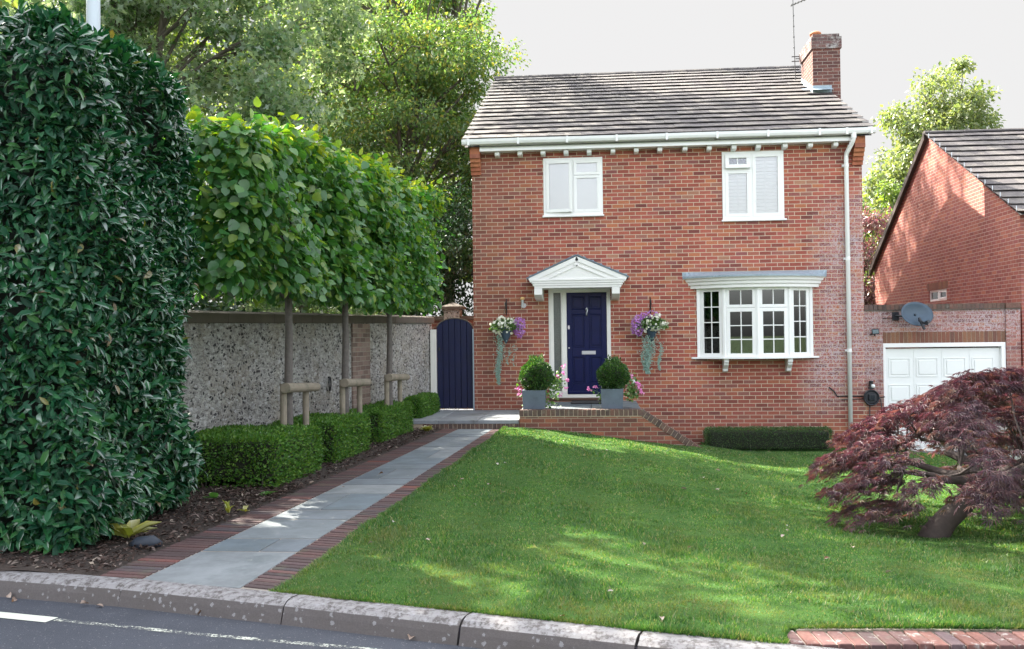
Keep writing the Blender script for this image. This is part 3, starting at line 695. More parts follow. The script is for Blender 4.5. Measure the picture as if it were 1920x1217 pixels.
# ------------------------------------------------------------------ the house
HX1 = 7.51
house = thing('brick_house', 'red brick two-storey house with navy front door and tiled roof', 'house', (3.75, 6, 0))
W1 = (1.411, 2.576, 3.978, 5.140); W2 = (4.875, 6.048, 3.816, 5.165)
BAY = (4.40, 6.49, 1.19, 2.55); DOOR = (1.483, 2.695, .40, 2.566)
def holed_wall(bb, x0, x1, z0, z1, holes, y=0.0, depth=.11):
    xs = sorted({x0, x1, *[h[0] for h in holes], *[h[1] for h in holes]}); zs = sorted({z0, z1, *[h[2] for h in holes], *[h[3] for h in holes]})
    for i in range(len(xs)-1):
        for j in range(len(zs)-1):
            cx, cz = (xs[i]+xs[i+1])/2, (zs[j]+zs[j+1])/2
            if any(h[0] < cx < h[1] and h[2] < cz < h[3] for h in holes): continue
            bb.add([(xs[i],y,zs[j]),(xs[i+1],y,zs[j]),(xs[i+1],y,zs[j+1]),(xs[i],y,zs[j+1])], [(0,1,2,3)])
    for h in holes:
        a, c, d, e = h
        bb.add([(a,y,d),(a,y+depth,d),(a,y+depth,e),(a,y,e)], [(0,1,2,3)]); bb.add([(c,y,d),(c,y,e),(c,y+depth,e),(c,y+depth,d)], [(0,1,2,3)])
        bb.add([(a,y,e),(a,y+depth,e),(c,y+depth,e),(c,y,e)], [(0,1,2,3)]); bb.add([(a,y,d),(c,y,d),(c,y+depth,d),(a,y+depth,d)], [(0,1,2,3)])
b = MB()
holed_wall(b, 0, HX1, -.9, 5.40, [W1, W2, BAY, DOOR])
RY, RZ, EY, EZ = 6.1, 8.41, -.36, 5.44          # ridge and eave lines
for x, s in ((0, 1), (HX1, -1)):
    b.add([(x,0,-.9),(x,12.3,-.9),(x,12.3,5.4),(x,RY,RZ-.12),(x,0,5.4)], [(0,1,2,3,4)])
b.add([(0,12.3,-.9),(HX1,12.3,-.9),(HX1,12.3,5.4),(0,12.3,5.4)], [(0,1,2,3)])
me = bpy.data.meshes.new('wall'); me.from_pydata(b.v, [], b.f); me.update(); link('wall', me, 'brick', house)
b = MB(); b.box(.02, HX1-.02, 4.2, 4.25, -.5, 5.3); b.box(.02, HX1-.02, .12, 4.2, 2.85, 2.95); b.box(.02,HX1-.02,.12,4.2,.3,.38)
b.box(3.2,3.26,.12,4.2,.38,2.85)
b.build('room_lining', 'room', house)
# corbelled eaves bricks
for x0, x1 in ((-.01, .185), (7.325, 7.52)):
    b = MB()
    for k in range(5):
        z1 = 4.83+.075*(k+1); b.box(x0, x1, -.048*(k+1), .0-.001, z1-.066, z1+.012)
    b.box(x0, x1, -.235, -.001, 5.207, 5.36)
    b.build('eaves_corbel', 'corbel_brick', house)
# roof tiles in courses
roof = thing('tmp', '', ''); bpy.data.objects.remove(roof)
def tiled_slope(bb, x0, x1, ey, ez, ry, rz, n, tw, lift=.043, rs=random.Random(1), ridge_dir=0):
    sl = Vector((0, ry-ey, rz-ez)); L = sl.length; t = sl/L; nrm = Vector((0, -t.z, t.y)); g = L/n
    if nrm.z < 0: nrm = -nrm
    for i in range(n):
        off = (i % 2)*tw/2; x = x0-off if i % 2 else x0
        while x < x1-.02:
            a, c = max(x, x0), min(x+tw, x1)
            if c-a > .03:
                p = Vector((0, ey, ez))+t*(g*i); j = rs.uniform(-.003, .004); sag = rs.uniform(-.006, .006)
                lo, hi = p - t*.0, p + t*(g*1.12)
                q = [Vector((a+.002, 0, 0))+lo+nrm*(lift+j), Vector((c-.002, 0, 0))+lo+nrm*(lift+j), Vector((c-.002, 0, 0))+hi+nrm*(.006+j), Vector((a+.002, 0, 0))+hi+nrm*(.006+j)]
                q = [v + t*sag if k < 2 else v for k, v in enumerate(q)]
                bb.add(q + [v-nrm*.013 for v in q], [(0,1,2,3),(0,4,5,1),(1,5,6,2),(3,7,4,0)])
            x += tw
b = MB(); tiled_slope(b, -.14, 7.66, EY, EZ+.03, RY, RZ, 17, .33)
rf = b.build('roof', 'tile', house)
b = MB(); b.add([(-.12,EY+.03,EZ-.02),(7.64,EY+.03,EZ-.02),(7.64,RY,RZ-.03),(-.12,RY,RZ-.03),(7.64,12.6,EZ-.02),(-.12,12.6,EZ-.02)], [(0,1,2,3),(3,2,4,5)])
b.add([(-.10,EY+.05,EZ-.10),(7.62,EY+.05,EZ-.10),(7.62,RY,RZ-.12),(-.10,RY,RZ-.12),(7.62,12.5,EZ-.10),(-.10,12.5,EZ-.10)], [(0,1,2,3),(3,2,4,5)])
b.build('roof_deck', 'tile_dark', rf)
b = MB(); x = -.16
while x < 7.6:
    l = min(.45, 7.68-x); pts = []
    for k in range(7):
        a = math.pi*k/6; pts.append((x, RY+.12*math.cos(a), RZ-.03+.085*math.sin(a)+R.uniform(-.003,.003)))
    b.prism(pts, (l-.008, 0, 0)); x += l
b.build('ridge', 'tile', rf)
# fascia, soffit, gutter
b = MB(); b.box(.187, 7.323, -.26, -.235, 5.262, 5.395); b.box(.187, 7.323, -.234, -.002, 5.27, 5.29)
b.build('fascia', 'white', house, bevel=.003, segs=1)
b = MB(); o = len(b.v); xs = [-.15+ (7.83)*i/24 for i in range(25)]
prof = [(-.262,5.475),(-.268,5.43),(-.285,5.398),(-.315,5.385),(-.350,5.398),(-.368,5.43),(-.374,5.478),(-.384,5.482),(-.384,5.470),(-.380,5.43),(-.36,5.388),(-.315,5.372),(-.27,5.388),(-.256,5.43),(-.254,5.475)]
m = len(prof)
for i, x in enumerate(xs):
    for (yv, z) in prof: b.v.append((x, yv, z + .003*math.sin(x*1.7)))
for i in range(24):
    for k in range(m):
        a = i*m+k; c = i*m+(k+1) % m; b.f.append((a, c, c+m, a+m))
b.f.append(tuple(range(m))); b.f.append(tuple(24*m+k for k in range(m))[::-1])
gut = b.build('gutter', 'gutter', house)
for x in [-.02, .95, 1.9, 2.85, 3.8, 4.75, 5.7, 6.65, 7.15, 7.6]:
    b = MB(); b.box(x-.022, x+.022, -.392, -.37, 5.366, 5.49); b.box(x-.022, x+.022, -.392, -.25, 5.362, 5.372)
    b.build('gutter_clip', 'gutter', gut, bevel=.003, segs=1)
for px in (.52,.97,1.42,1.87,2.32,2.78,3.23,3.68,4.16,4.62,5.09,5.55,6.05,6.52,6.99):
    b = MB(); b.prism([(px-.045,-.19,5.262),(px-.045,-.19,5.205),(px-.045,-.17,5.182),(px-.045,-.002,5.165),(px-.045,-.002,5.262)], (.09,0,0))
    b.build('eaves_bracket', 'gutter', house, bevel=.004, segs=1)
b = MB(); b.tube([(7.285,-.32,5.40),(7.285,-.32,5.30),(7.27,-.30,5.24),(7.21,-.085,5.06),(7.205,-.065,5.0),(7.205,-.065,-.55)], .042, 14)
dp = b.build('downpipe', 'white', house, smooth=True)
b = MB()
for z in (4.83, 1.30, 3.05): b.tube([(7.205,-.065,z-.03),(7.205,-.065,z+.03)], .047, 14); b.box(7.135, 7.16, -.05, -.001, z-.02, z+.02)
b.tube([(7.285,-.32,5.42),(7.285,-.32,5.30)], .050, 14)
b.build('pipe_clip', 'gutter', dp)
# chimney at the right gable
CX0, CX1, CY0, CY1 = 7.265, 7.86, 2.86, 4.02
b = MB(); b.box(CX0, CX1, CY0, CY1, 6.4, 7.93)
ch = b.build('chimney', 'brick_chimney', house)
b = MB(); b.box(CX0-.03, CX1+.03, CY0-.03, CY1+.03, 7.932, 8.19); b.box(CX0+.01, CX1-.01, CY0+.01, CY1-.01, 8.191, 8.262)
b.build('chimney_head', 'brick_chimney_top', ch)
b = MB(); b.lathe((7.41,3.2,8.26), [(.13,0),(.11,.05),(.12,.055),(.115,.09),(.13,.095),(.12,.13),(.09,.15)], 18)
b.build('chimney_pot', 'terracotta', ch, smooth=True)
b = MB(); b.box(CX0-.012, 7.665, CY0-.014, CY0-.001, 6.95, 7.115); b.prism([(CX0-.012,CY0,6.93),(CX0-.012,CY1,7.46),(CX0-.012,CY1,7.60),(CX0-.012,CY0,7.10)], (.011,0,0))
b.add([(CX0-.25,CY0-.16,6.99),(7.66,CY0-.16,6.99),(7.66,CY0,7.06),(CX0-.25,CY0,7.06)], [(0,1,2,3)])
b.build('chimney_flashing', 'lead', ch)
b = MB(); b.box(7.665, 7.86, 2.86, 4.02, -.5, 6.395)
b.build('chimney_breast', 'brick_chimney', ch)

# upstairs windows
def rect_frame(bb, x0, x1, z0, z1, w, y0, y1):
    bb.box(x0, x1, y0, y1, z1-w, z1); bb.box(x0, x1, y0, y1, z0, z0+w)
    bb.box(x0, x0+w, y0, y1, z0+w, z1-w); bb.box(x1-w, x1, y0, y1, z0+w, z1-w)
def pane(nm, x0, x1, z0, z1, y, mat, parent):
    bb = MB(); bb.box(x0, x1, y, y+.012, z0, z1); return bb.build(nm, mat, parent)
x0, x1, z0, z1 = W1; mx = 1.985
b = MB(); rect_frame(b, x0+.002, x1-.002, z0+.03, z1-.002, .062, -.012, .08); b.box(mx-.03, mx+.03, -.010, .08, z0+.092, z1-.064)
win = b.build('window', 'white', house, bevel=.005, segs=1)
win['label'] = 'left upstairs window with its left casement ajar'
b = MB(); b.box(x0-.02, x1+.02, -.06, .02, z0-.005, z0+.03); b.build('sill', 'white', win, bevel=.005, segs=1)
b = MB(); b.box(x0+.065, x1-.065, .040, .045, z0+.095, z1-.065); b.build('blind', 'blind', win)
def casement(name, x0, x1, z0, z1, y, wd, parent, rot=0.0, hinge='L', mat='white', bars=()):
    bb = MB(); rect_frame(bb, x0, x1, z0, z1, wd, y, y+.055)
    for (ax, v) in bars:
        if ax == 'x': bb.box(v-.011, v+.011, y+.012, y+.045, z0+wd, z1-wd)
        else: bb.box(x0+wd, x1-wd, y+.010, y+.043, v-.011, v+.011)
    gl = MB(); gl.box(x0+wd*.9, x1-wd*.9, y+.022, y+.032, z0+wd*.9, z1-wd*.9)
    if rot:
        for q in (bb, gl):
            if hinge == 'L':
                q.v = [(x0+(vx-x0)*math.cos(rot)+(vy-y)*math.sin(rot), y-(vx-x0)*math.sin(rot)+(vy-y)*math.cos(rot), vz) for vx, vy, vz in q.v]
            else:
                q.v = [(vx, y-(z1-vz)*math.sin(rot)+(vy-y)*math.cos(rot), z1-(z1-vz)*math.cos(rot)-(vy-y)*math.sin(rot)) for vx, vy, vz in q.v]
    o_ = bb.build(name, mat, parent, bevel=.005, segs=1); gl.build('glass', 'glass', parent)
    return o_
casement('casement', x0+.055, mx-.005, z0+.085, z1-.058, -.035, .062, win, math.radians(7))
casement('top_light', mx+.024, x1-.058, 4.79, z1-.058, -.022, .058, win)
casement('lower_light', mx+.024, x1-.058, z0+.085, 4.785, -.020, .058, win)
x0, x1, z0, z1 = W2; mx = 5.43
b = MB(); rect_frame(b, x0+.002, x1-.002, z0+.03, z1-.002, .062, -.012, .08); b.box(mx-.03, mx+.03, -.010, .08, z0+.092, z1-.064)
b.box(x0+.064, mx-.03, -.008, .078, 4.79, 4.845)
win = b.build('window', 'white', house, bevel=.005, segs=1)
win['label'] = 'right upstairs window with louvred shutters and its small top light tilted open'
b = MB(); b.box(x0-.02, x1+.035, -.065, .02, z0-.005, z0+.03); b.build('sill', 'white', win, bevel=.005, segs=1)
casement('top_light', x0+.058, mx-.022, 4.83, z1-.055, -.03, .075, win, math.radians(13), 'T', bars=(('x', (x0+mx)/2+.015),))
casement('lower_light', x0+.058, mx-.022, z0+.085, 4.80, -.022, .065, win)
casement('tall_light', mx+.022, x1-.058, z0+.085, z1-.055, -.022, .065, win)
b = MB()
for (a, c, d, e) in ((x0+.06, mx, z0+.05, 4.79), (mx+.0, x1-.06, z0+.05, z1-.05)):
    z = d
    while z < e:
        b.obox(((a+c)/2, .105, z), ((c-a)/2-.004, 0, 0), (0, .016, .026), (0, -.003, .005)); z += .068
    b.box(a, a+.03, .082, .14, d, e); b.box(c-.03, c, .082, .14, d, e); b.box((a+c)/2-.012, (a+c)/2+.012, .068, .082, d, e)
b.box(x0+.05, x1-.05, .16, .165, z0+.03, 4.79); b.box(mx, x1-.05, .1601, .166, 4.80, z1)
b.build('shutter', 'blind', win)

# bay window
bay = MB(); BP = [Vector((4.385,0,0)), Vector((4.845,-.275,0)), Vector((5.45,-.385,0)), Vector((6.06,-.275,0)), Vector((6.515,0,0))]
ZB0, ZB1 = 1.20, 2.53
def seg_frame(bb, gl, a, c, z0, z1, wd, dep, bars_u=(), bars_z=(), inset=0.0, glass=True):
    t = (c-a); L = t.length; t = t/L; nn = Vector((t.y, -t.x, 0))    # outward
    def bx(u0, u1, zz0, zz1, d0, d1):
        p = a+t*((u0+u1)/2)+nn*((d0+d1)/2)+Vector((0,0,(zz0+zz1)/2)); bb.obox(p, t*(u1-u0)/2, nn*(d1-d0)/2, Vector((0,0,(zz1-zz0)/2)))
    bx(0, L, z1-wd, z1, -dep, 0); bx(0, L, z0, z0+wd, -dep, 0); bx(0, wd, z0+wd, z1-wd, -dep, 0); bx(L-wd, L, z0+wd, z1-wd, -dep, 0)
    for u in bars_u: bx(u-.010, u+.010, z0+wd, z1-wd, -.034, -.008)
    for z in bars_z: bx(wd, L-wd, z-.010, z+.010, -.035, -.009)
    if glass:
        p = a+t*(L/2)-nn*.022+Vector((0,0,(z0+z1)/2)); gl.obox(p, t*(L/2-wd*.9), nn*.004, Vector((0,0,(z1-z0)/2-wd*.9)))
bayo = MB()
for i, p in enumerate(BP[1:4]): bayo.tube([(p.x, p.y+.035, ZB0), (p.x, p.y+.035, ZB1)], .048, 8)
for p, s in ((BP[0], 1), (BP[4], -1)): bayo.box(p.x-.03, p.x+.03, -.03, .10, ZB0, ZB1)
baywin = bayo.build('bay_window', 'white', house)
baywin['label'] = 'white bow window of four lights beside the downpipe'
for i in range(4):
    a, c = BP[i].copy(), BP[i+1].copy(); t = (c-a).normalized(); a += t*.035; c -= t*.035; L = (c-a).length
    fb, gl = MB(), MB()
    if i in (0, 3):
        seg_frame(fb, gl, a, c, ZB0, ZB1, .075, .06, (L/2,), [ZB0+.075+k*(ZB1-ZB0-.15)/4 for k in (1, 2, 3)])
    else:
        seg_frame(fb, gl, a, c, 2.135, ZB1, .060, .06, (L/2,))
        seg_frame(fb, gl, a, c, ZB0, 2.130, .070, .06, (L/2,), [ZB0+.07+k*(2.13-ZB0-.14)/3 for k in (1, 2)])
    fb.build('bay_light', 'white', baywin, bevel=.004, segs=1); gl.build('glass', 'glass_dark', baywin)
def arc(cx, hc, sag, n=28, y0=0.0):
    r = (hc*hc+sag*sag)/(2*sag); cy = -sag+r+y0; a0 = math.asin(min(1, hc/r))
    if sag > hc: a0 = math.pi-a0
    return [Vector((cx+r*math.sin(lerp(-a0, a0, i/n)), cy-r*math.cos(lerp(-a0, a0, i/n)), 0)) for i in range(n+1)]
CXB = 5.455
prof = [(1.195,.475,2.520),(1.215,.490,2.520),(1.215,.490,2.575),(1.255,.525,2.590),(1.262,.530,2.635),(1.300,.560,2.655),(1.310,.570,2.690),(1.352,.605,2.715),(1.365,.615,2.748),(1.340,.59,2.752)]
b = MB(); rows = []
for hc, sg, z in prof: rows.append([Vector((p.x, min(p.y, -.001), z)) for p in arc(CXB, hc, sg)])
for rw in rows: b.v += [tuple(p) for p in rw]
n = len(rows[0])
for i in range(len(rows)-1):
    for k in range(n-1): b.f.append((i*n+k, i*n+k+1, (i+1)*n+k+1, (i+1)*n+k))
b.add([tuple(p) for p in rows[0]], [tuple(range(n))])
b.build('bay_cornice', 'white_paint', baywin)
b = MB(); top = rows[-2]; b.v = [(p.x, p.y, p.z+.004) for p in top] + [(CXB+(p.x-CXB)*1.005, min(-.002, p.y*.05), 2.845) for p in top]
b.f = [(k, k+1, n+k+1, n+k) for k in range(n-1)]
b.v += [(p.x*1.0, p.y, p.z-.03) for p in top]; b.f += [(2*n+k, 2*n+k+1, k+1, k) for k in range(n-1)]
b.build('bay_roof', 'lead', baywin)
b = MB(); poly = [(4.235,-.001),(4.245,-.06),(4.37,-.09)] + [(p.x+(p.x-CXB)*.05, p.y-.075) for p in BP[1:4]] + [(6.53,-.09),(6.645,-.06),(6.655,-.001)]
b.prism([(x, y, 1.165) for x, y in poly], (0,0,.034)); b.build('bay_sill', 'white', baywin, bevel=.005, segs=1)
for x in (4.87, 6.06):
    b = MB(); b.prism([(x-.045,-.002,1.163),(x-.045,-.30,1.163),(x-.045,-.30,1.10),(x-.045,-.26,1.085),(x-.045,-.255,1.05),(x-.045,-.15,.975),(x-.045,-.135,.925),(x-.045,-.002,.905)], (.09,0,0))
    b.build('bay_bracket', 'gutter', baywin, bevel=.004, segs=1)
b = MB()
for xa in (4.47, 6.40):
    for k in range(8): b.tube([(xa+(k-4)*.022, .10+.02*(k % 2), 1.2), (xa+(k-4)*.017, .12+.02*(k % 2), 2.5)], .016, 6)
b.build('curtain', 'curtain', baywin)
b = MB(); b.box(4.41, 6.48, .02, .30, 1.14, 1.185); b.build('inner_sill', 'white', baywin)

# door, frame, canopy
x0, x1, z0, z1 = DOOR
b = MB(); rect_frame(b, x0+.001, x1-.001, .43, z1-.001, .075, -.015, .09); b.box(1.722, 1.835, -.010, .09, .505, z1-.076)
b.box(x0+.075, 1.722, -.005, .08, .505, .56); b.box(x0+.03, x0+.10, -.025, -.016, .50, 2.5); b.box(1.735, 1.765, -.022, -.011, .505, 2.46)
df = b.build('door_frame', 'cream', house, bevel=.006, segs=1)
pane('side_light', 1.558, 1.722, .56, 2.49, .03, 'frost', df)
DX0, DX1, DZ0, DZ1 = 1.838, 2.618, .49, 2.488
b = MB(); b.box(DX0, DX1, .022, .066, DZ0, DZ1)
# stiles and rails proud of the sunk ground
cols = ((DX0+.10, (DX0+DX1)/2-.045), ((DX0+DX1)/2+.045, DX1-.10)); rws = ((.70,1.235),(1.41,2.065),(2.155,2.405))
xs = [DX0, cols[0][0], cols[0][1], cols[1][0], cols[1][1], DX1]; zs = [DZ0, rws[0][0], rws[0][1], rws[1][0], rws[1][1], rws[2][0], rws[2][1], DZ1]
for i in (0, 2, 4): b.box(xs[i], xs[i+1], .004, .0215, DZ0, DZ1)
for i in (1, 3):
    for j in (0, 2, 4, 6): b.box(xs[i]+.0005, xs[i+1]-.0005, .0045, .0215, zs[j], zs[j+1])
door = b.build('front_door', 'navy', house, bevel=.004, segs=2)
for (a, c) in cols:
    for (d, e) in rws:
        b = MB(); rect_frame(b, a+.002, c-.002, d+.002, e-.002, .016, .001, .0215); b.box(a+.045, c-.045, .008, .0215, d+.045, e-.045)
        b.build('door_panel', 'navy', door, bevel=.006, segs=2)
b = MB(); b.box(2.125, 2.395, -.006, .003, 1.275, 1.345); b.box(2.145, 2.375, -.011, -.0065, 1.29, 1.33); b.build('letterbox', 'chrome', door, bevel=.003, segs=1)
b = MB(); b.tube([(2.225,-.005,2.13),(2.215,-.03,2.16),(2.232,-.035,2.185),(2.245,-.02,2.165),(2.238,-.03,2.12),(2.225,-.035,2.07),(2.23,-.01,2.035)], [.012,.014,.012,.010,.012,.014,.016], 8)
b.build('door_knocker', 'chrome', door, smooth=True)
b = MB(); b.tube([(1.875,-.02,1.805),(1.875,.004,1.805)], .022, 12); b.box(1.857, 1.893, -.004, .0035, 1.77, 1.845); b.build('door_lock', 'chrome', door)
b = MB(); b.tube([(1.877,-.016,1.405),(1.877,.004,1.405)], .014, 10); b.build('keyhole', 'chrome', door)
b = MB(); b.box(DX0+.005, DX1-.005, -.03, .003, .50, .56); b.build('weather_bar', 'navy', door, bevel=.01)
b = MB(); b.box(x0+.02, x1-.02, -.09, .09, .385, .4295); b.build('threshold', 'wood_sill', house, bevel=.008)
canopy = MB()
CL, CR, CF = 1.135, 3.005, -.60; AP = (2.06, 3.16); ev = 2.742
canopy.prism([(CL+.03,CF,ev-.012),(CR-.03,CF,ev-.012),(AP[0],CF,AP[1]-.035)], (0,.598,0))
cano = canopy.build('door_canopy', 'white_paint', house)
b = MB()
for k, (dx, zz0, zz1, dy) in enumerate(((.025,2.690,2.728,.015),(.06,2.645,2.6895,.0),(.085,2.600,2.6445,-.015),(.11,2.555,2.5995,-.03))):
    b.box(CL+dx, CR-dx, CF-dy-.012, -.002, zz0, zz1)
b.build('canopy_moulding', 'white_paint', cano, bevel=.004, segs=1)
b = MB()   # raking moulding
for s in (-1, 1):
    e = Vector((CL+.0 if s < 0 else CR-.0, CF-.02, ev)); a = Vector((AP[0], CF-.02, AP[1]-.01)); d = (a-e); nn = Vector((-d.z, 0, d.x)).normalized()
    if nn.z < 0: nn = -nn
    for off, wd, dy in ((0.0, .055, .0), (-.055, .03, .012), (-.15, .022, .014)):
        st = e+nn*off+(d*.0 if off > -.1 else d*.22); en = a+nn*off
        b.prism([st, en, en-nn*wd, st-nn*wd], (0, .03-dy, 0))
b.build('pediment_moulding', 'white_paint', cano)
b = MB()
for s in (-1, 1):
    e = Vector((CL-.03 if s < 0 else CR+.03, CF-.03, ev-.012)); a = Vector((AP[0], CF-.03, AP[1]+.004)); d = a-e; nn = Vector((-d.z, 0, d.x)).normalized()
    if nn.z < 0: nn = -nn
    b.prism([e, a, a+nn*.028, e+nn*.028], (0, .628, 0))
b.build('canopy_roof', 'lead_roof', cano)
b = MB()   # stepped flashing
for s in (-1, 1):
    for k in range(6):
        t0, t1 = k/6, (k+1)/6; xe = CL-.02 if s < 0 else CR+.02
        xa, xb_ = lerp(xe, AP[0], t0), lerp(xe, AP[0], t1); za, zb = lerp(ev, AP[1], t0), lerp(ev, AP[1], t1)
        b.prism([(xa,-.006,za-.01),(xb_,-.006,zb-.01),(xb_,-.006,zb+.035),(xa-s*-.0,-.006,zb+.03)], (0,.005,0))
b.build('step_flashing', 'lead', cano)
for bx0, bx1 in ((1.243,1.393),(2.715,2.865)):
    b = MB(); b.prism([(bx0,CF+.02,2.553),(bx0,CF+.02,2.43),(bx0,CF+.20,2.36),(bx0,-.002,2.33),(bx0,-.002,2.553)], (bx1-bx0,0,0))
    b.build('canopy_bracket', 'white_paint', cano, bevel=.005, segs=1)

# brick step under the door, raised patio, landing
patio = thing('raised_patio', 'raised brick patio with slab top and sloping brick ramp wall below the front door', 'patio', (2, -1.2, 0))
PF, PT = -2.35, .375
b = MB()
b.add([(1.08,PF,-.6),(3.17,PF,-.6),(3.17,PF,PT-.112),(1.08,PF,PT-.112)], [(0,1,2,3)])
b.add([(1.08,PF,-.6),(1.08,-.0,-.6),(1.08,-.0,PT-.112),(1.08,PF,PT-.112)], [(0,1,2,3)])
b.add([(3.17,PF,-.6),(4.15,PF,-.6),(4.15,PF,-.36),(3.17,PF,PT-.112)], [(0,1,2,3)])
b.add([(3.17,PF+.215,-.6),(4.15,PF+.215,-.6),(4.15,PF+.215,-.36),(3.17,PF+.215,PT-.112)], [(0,1,2,3)])
me = bpy.data.meshes.new('patio_wall'); me.from_pydata(b.v, [], b.f); me.update(); link('patio_wall', me, 'brick_patio', patio)
b = MB(); brick_run(b, (1.072,PF-.012,PT), (3.17,PF-.012,PT), .0765, (0,.225,0), .108, .010, .003); b.build('coping', 'coping_brick', patio, bevel=.004, segs=1)
b = MB(); a, c = Vector((3.185,PF-.012,PT-.005)), Vector((4.16,PF-.012,-.285)); t = (c-a).normalized(); nn = Vector((t.z,0,-t.x)); nn = nn if nn.z > 0 else -nn; nb = 15
for i in range(nb):
    p = a.lerp(c, (i+.5)/nb); b.obox(p+Vector((0,.1125,0))-nn*.052, t*((c-a).length/nb/2-.005), (0,.1125,0), nn*(.054+R.uniform(-.002,.003)))
b.build('ramp_coping', 'coping_brick', patio, bevel=.004, segs=1)
b = MB(); b.prism([(3.17,PF-.004,PT-.01),(4.17,PF-.004,-.30),(4.17,PF-.004,-.42),(3.17,PF-.004,PT-.128)], (0,.21,0)); b.box(1.085, 3.165, PF-.004, PF+.20, PT-.125, PT-.012)
b.build('coping_mortar', 'mortar', patio)
b = MB(); rr = random.Random(9); x = 1.09
for l in (.6, .62, .45, .41):
    for y0, y1 in ((PF+.222, -1.5), (-1.49, -.75), (-.74, -.10)): b.box(x, x+l-.008, y0, y1-.008, PT-.06, PT-.004+rr.uniform(-.001,.001))
    x += l
b.build('slab_top', 'slab', patio, bevel=.003, segs=1)
b = MB(); brick_run(b, (1.48,-.30,.430-.052), (2.70,-.30,.430-.052), .225, (0,.21,0), .006, .01, .001)
b.build('door_step', 'soldier_brick', patio)
b = MB(); b.box(1.07, 1.30, -.30, -.002, .30, .3745)
b.build('patio_infill', 'slab_patio', patio)
landing = thing('garden_landing', 'low grey slab landing with a brick riser at the end of the path', 'landing', (.1, -1.1, .1))
b = MB(); xs = [-.98, -.35, .35, 1.066]
for a, c in zip(xs, xs[1:]):
    for y0, y1 in ((-2.33, -1.5), (-1.495, -.75), (-.745, .35)): b.box(a+.003, c-.003, y0, y1-.006, .135, .20+R.uniform(-.002,.002))
b.build('slab_top', 'slab_patio', landing, bevel=.006, segs=1)
b = MB(); brick_run(b, (-.62,-2.318,.146), (1.06,-2.318,.146), .0765, (0,.20,0), .14, .009, .001); b.build('riser', 'coping_brick', landing)
b = MB(); b.box(-.98, 1.066, -2.314, .3, -.1, .1345); b.build('riser_mortar', 'mortar', landing)
tag((lambda b_: (b_.box(1.92, 2.62, -.95, -.30, .3745, .395), b_.build('door_mat', 'rubber', bevel=.006))[1])(MB()), 'black doormat lying on the patio slabs before the navy door', 'doormat')

# ------------------------------------------------------------------ fittings on the house
t = thing('wall_light', 'small chrome wall light with amber top left of the door', 'wall light', (.976, 0, 2.28))
b = MB(); b.tube([(.995,-.001,2.25),(.995,-.03,2.25)], .052, 18); b.tube([(.995,-.03,2.25),(.985,-.09,2.26)], .018, 10); b.tube([(.98,-.09,2.22),(.98,-.09,2.355)], .026, 14); b.build('body', 'chrome', t, smooth=False)
b = MB(); b.lathe((.98,-.09,2.355), [(.034,0),(.044,.02),(.042,.045),(.022,.06)], 16); b.build('lens', 'amber', t, smooth=True)
b = MB(); b.box(3.085, 3.175, -.022, -.001, .685, .775); tag(b.build('socket_box', 'white', bevel=.006), 'small white socket box on the brick wall above pink geraniums', 'socket box')
t = thing('floodlight', 'small black floodlight on the brick wall above the garage corner', 'floodlight', (7.66, 0, 1.64))
b = MB(); b.obox((7.675,-.12,1.655), (.065,0,.004), (0,.012,.01), (-.012,-.028,.042)); b.tube([(7.62,-.001,1.60),(7.62,-.05,1.60),(7.64,-.10,1.615)], .016, 8); b.tube([(7.67,-.10,1.62),(7.67,-.09,1.565)], .014, 8); b.build('body', 'black', t)
b = MB(); b.obox((7.675,-.136,1.652), (.054,0,.004), (0,.002,.001), (-.009,-.022,.034)); b.build('lens', 'lead', t)
t = thing('car_charger', 'round black electric car charger with coiled cable beside the garage door', 'car charger', (7.62, 0, .4))
b = MB(); b.tube([(7.60,-.001,.405),(7.60,-.06,.405)], .12, 26); b.box(7.545, 7.665, -.11, -.062, .345, .46); b.build('body', 'black', t, bevel=.008)
b = MB(); b.box(7.56, 7.65, -.114, -.1105, .36, .445); b.build('screen', 'reflect_dark', t)
b = MB()
for k in range(4):
    rad = .128+.010*(k % 2); yy = -.025-.018*k
    b.tube([(7.60+rad*math.cos(a)*.98, yy, .40+rad*1.02*math.sin(a)) for a in [2*math.pi*i/28 for i in range(29)]], .011, 7, False)
b.tube([(7.70,-.05,.48),(7.77,-.06,.36),(7.80,-.05,.1),(7.78,-.04,-.3)], .010, 6); b.tube([(7.575,-.03,.27),(7.575,-.012,-.2)], .009, 6)
b.build('cable', 'black', t, smooth=True)
b = MB(); b.box(7.555, 7.64, -.10, -.001, .565, .60); b.box(7.57, 7.63, -.07, -.001, .605, .69); b.lathe((7.60,-.06,.69), [(.045,0),(.05,.015),(.03,.03)], 14); b.build('holster', 'black', t, bevel=.006)
b = MB(); b.lathe((7.625,-.09,.605), [(.02,-.02),(.038,.0),(.036,.035),(.015,.05)], 14); b.build('sensor', 'pot_white', t, smooth=True)
b = MB(); b.tube([(6.83,-.015,.60),(6.92,-.03,.52),(6.98,-.02,.425),(7.10,-.012,.43),(7.46,-.012,.425)], .013, 7); b.tube([(7.05,-.012,.36),(7.46,-.012,.375)], .007, 6); b.tube([(7.74,-.012,.40),(7.86,-.012,.41)], .012, 6)
tag(b.build('wall_cable', 'black', smooth=True), 'black cable running low along the brick wall behind the downpipe', 'cable')

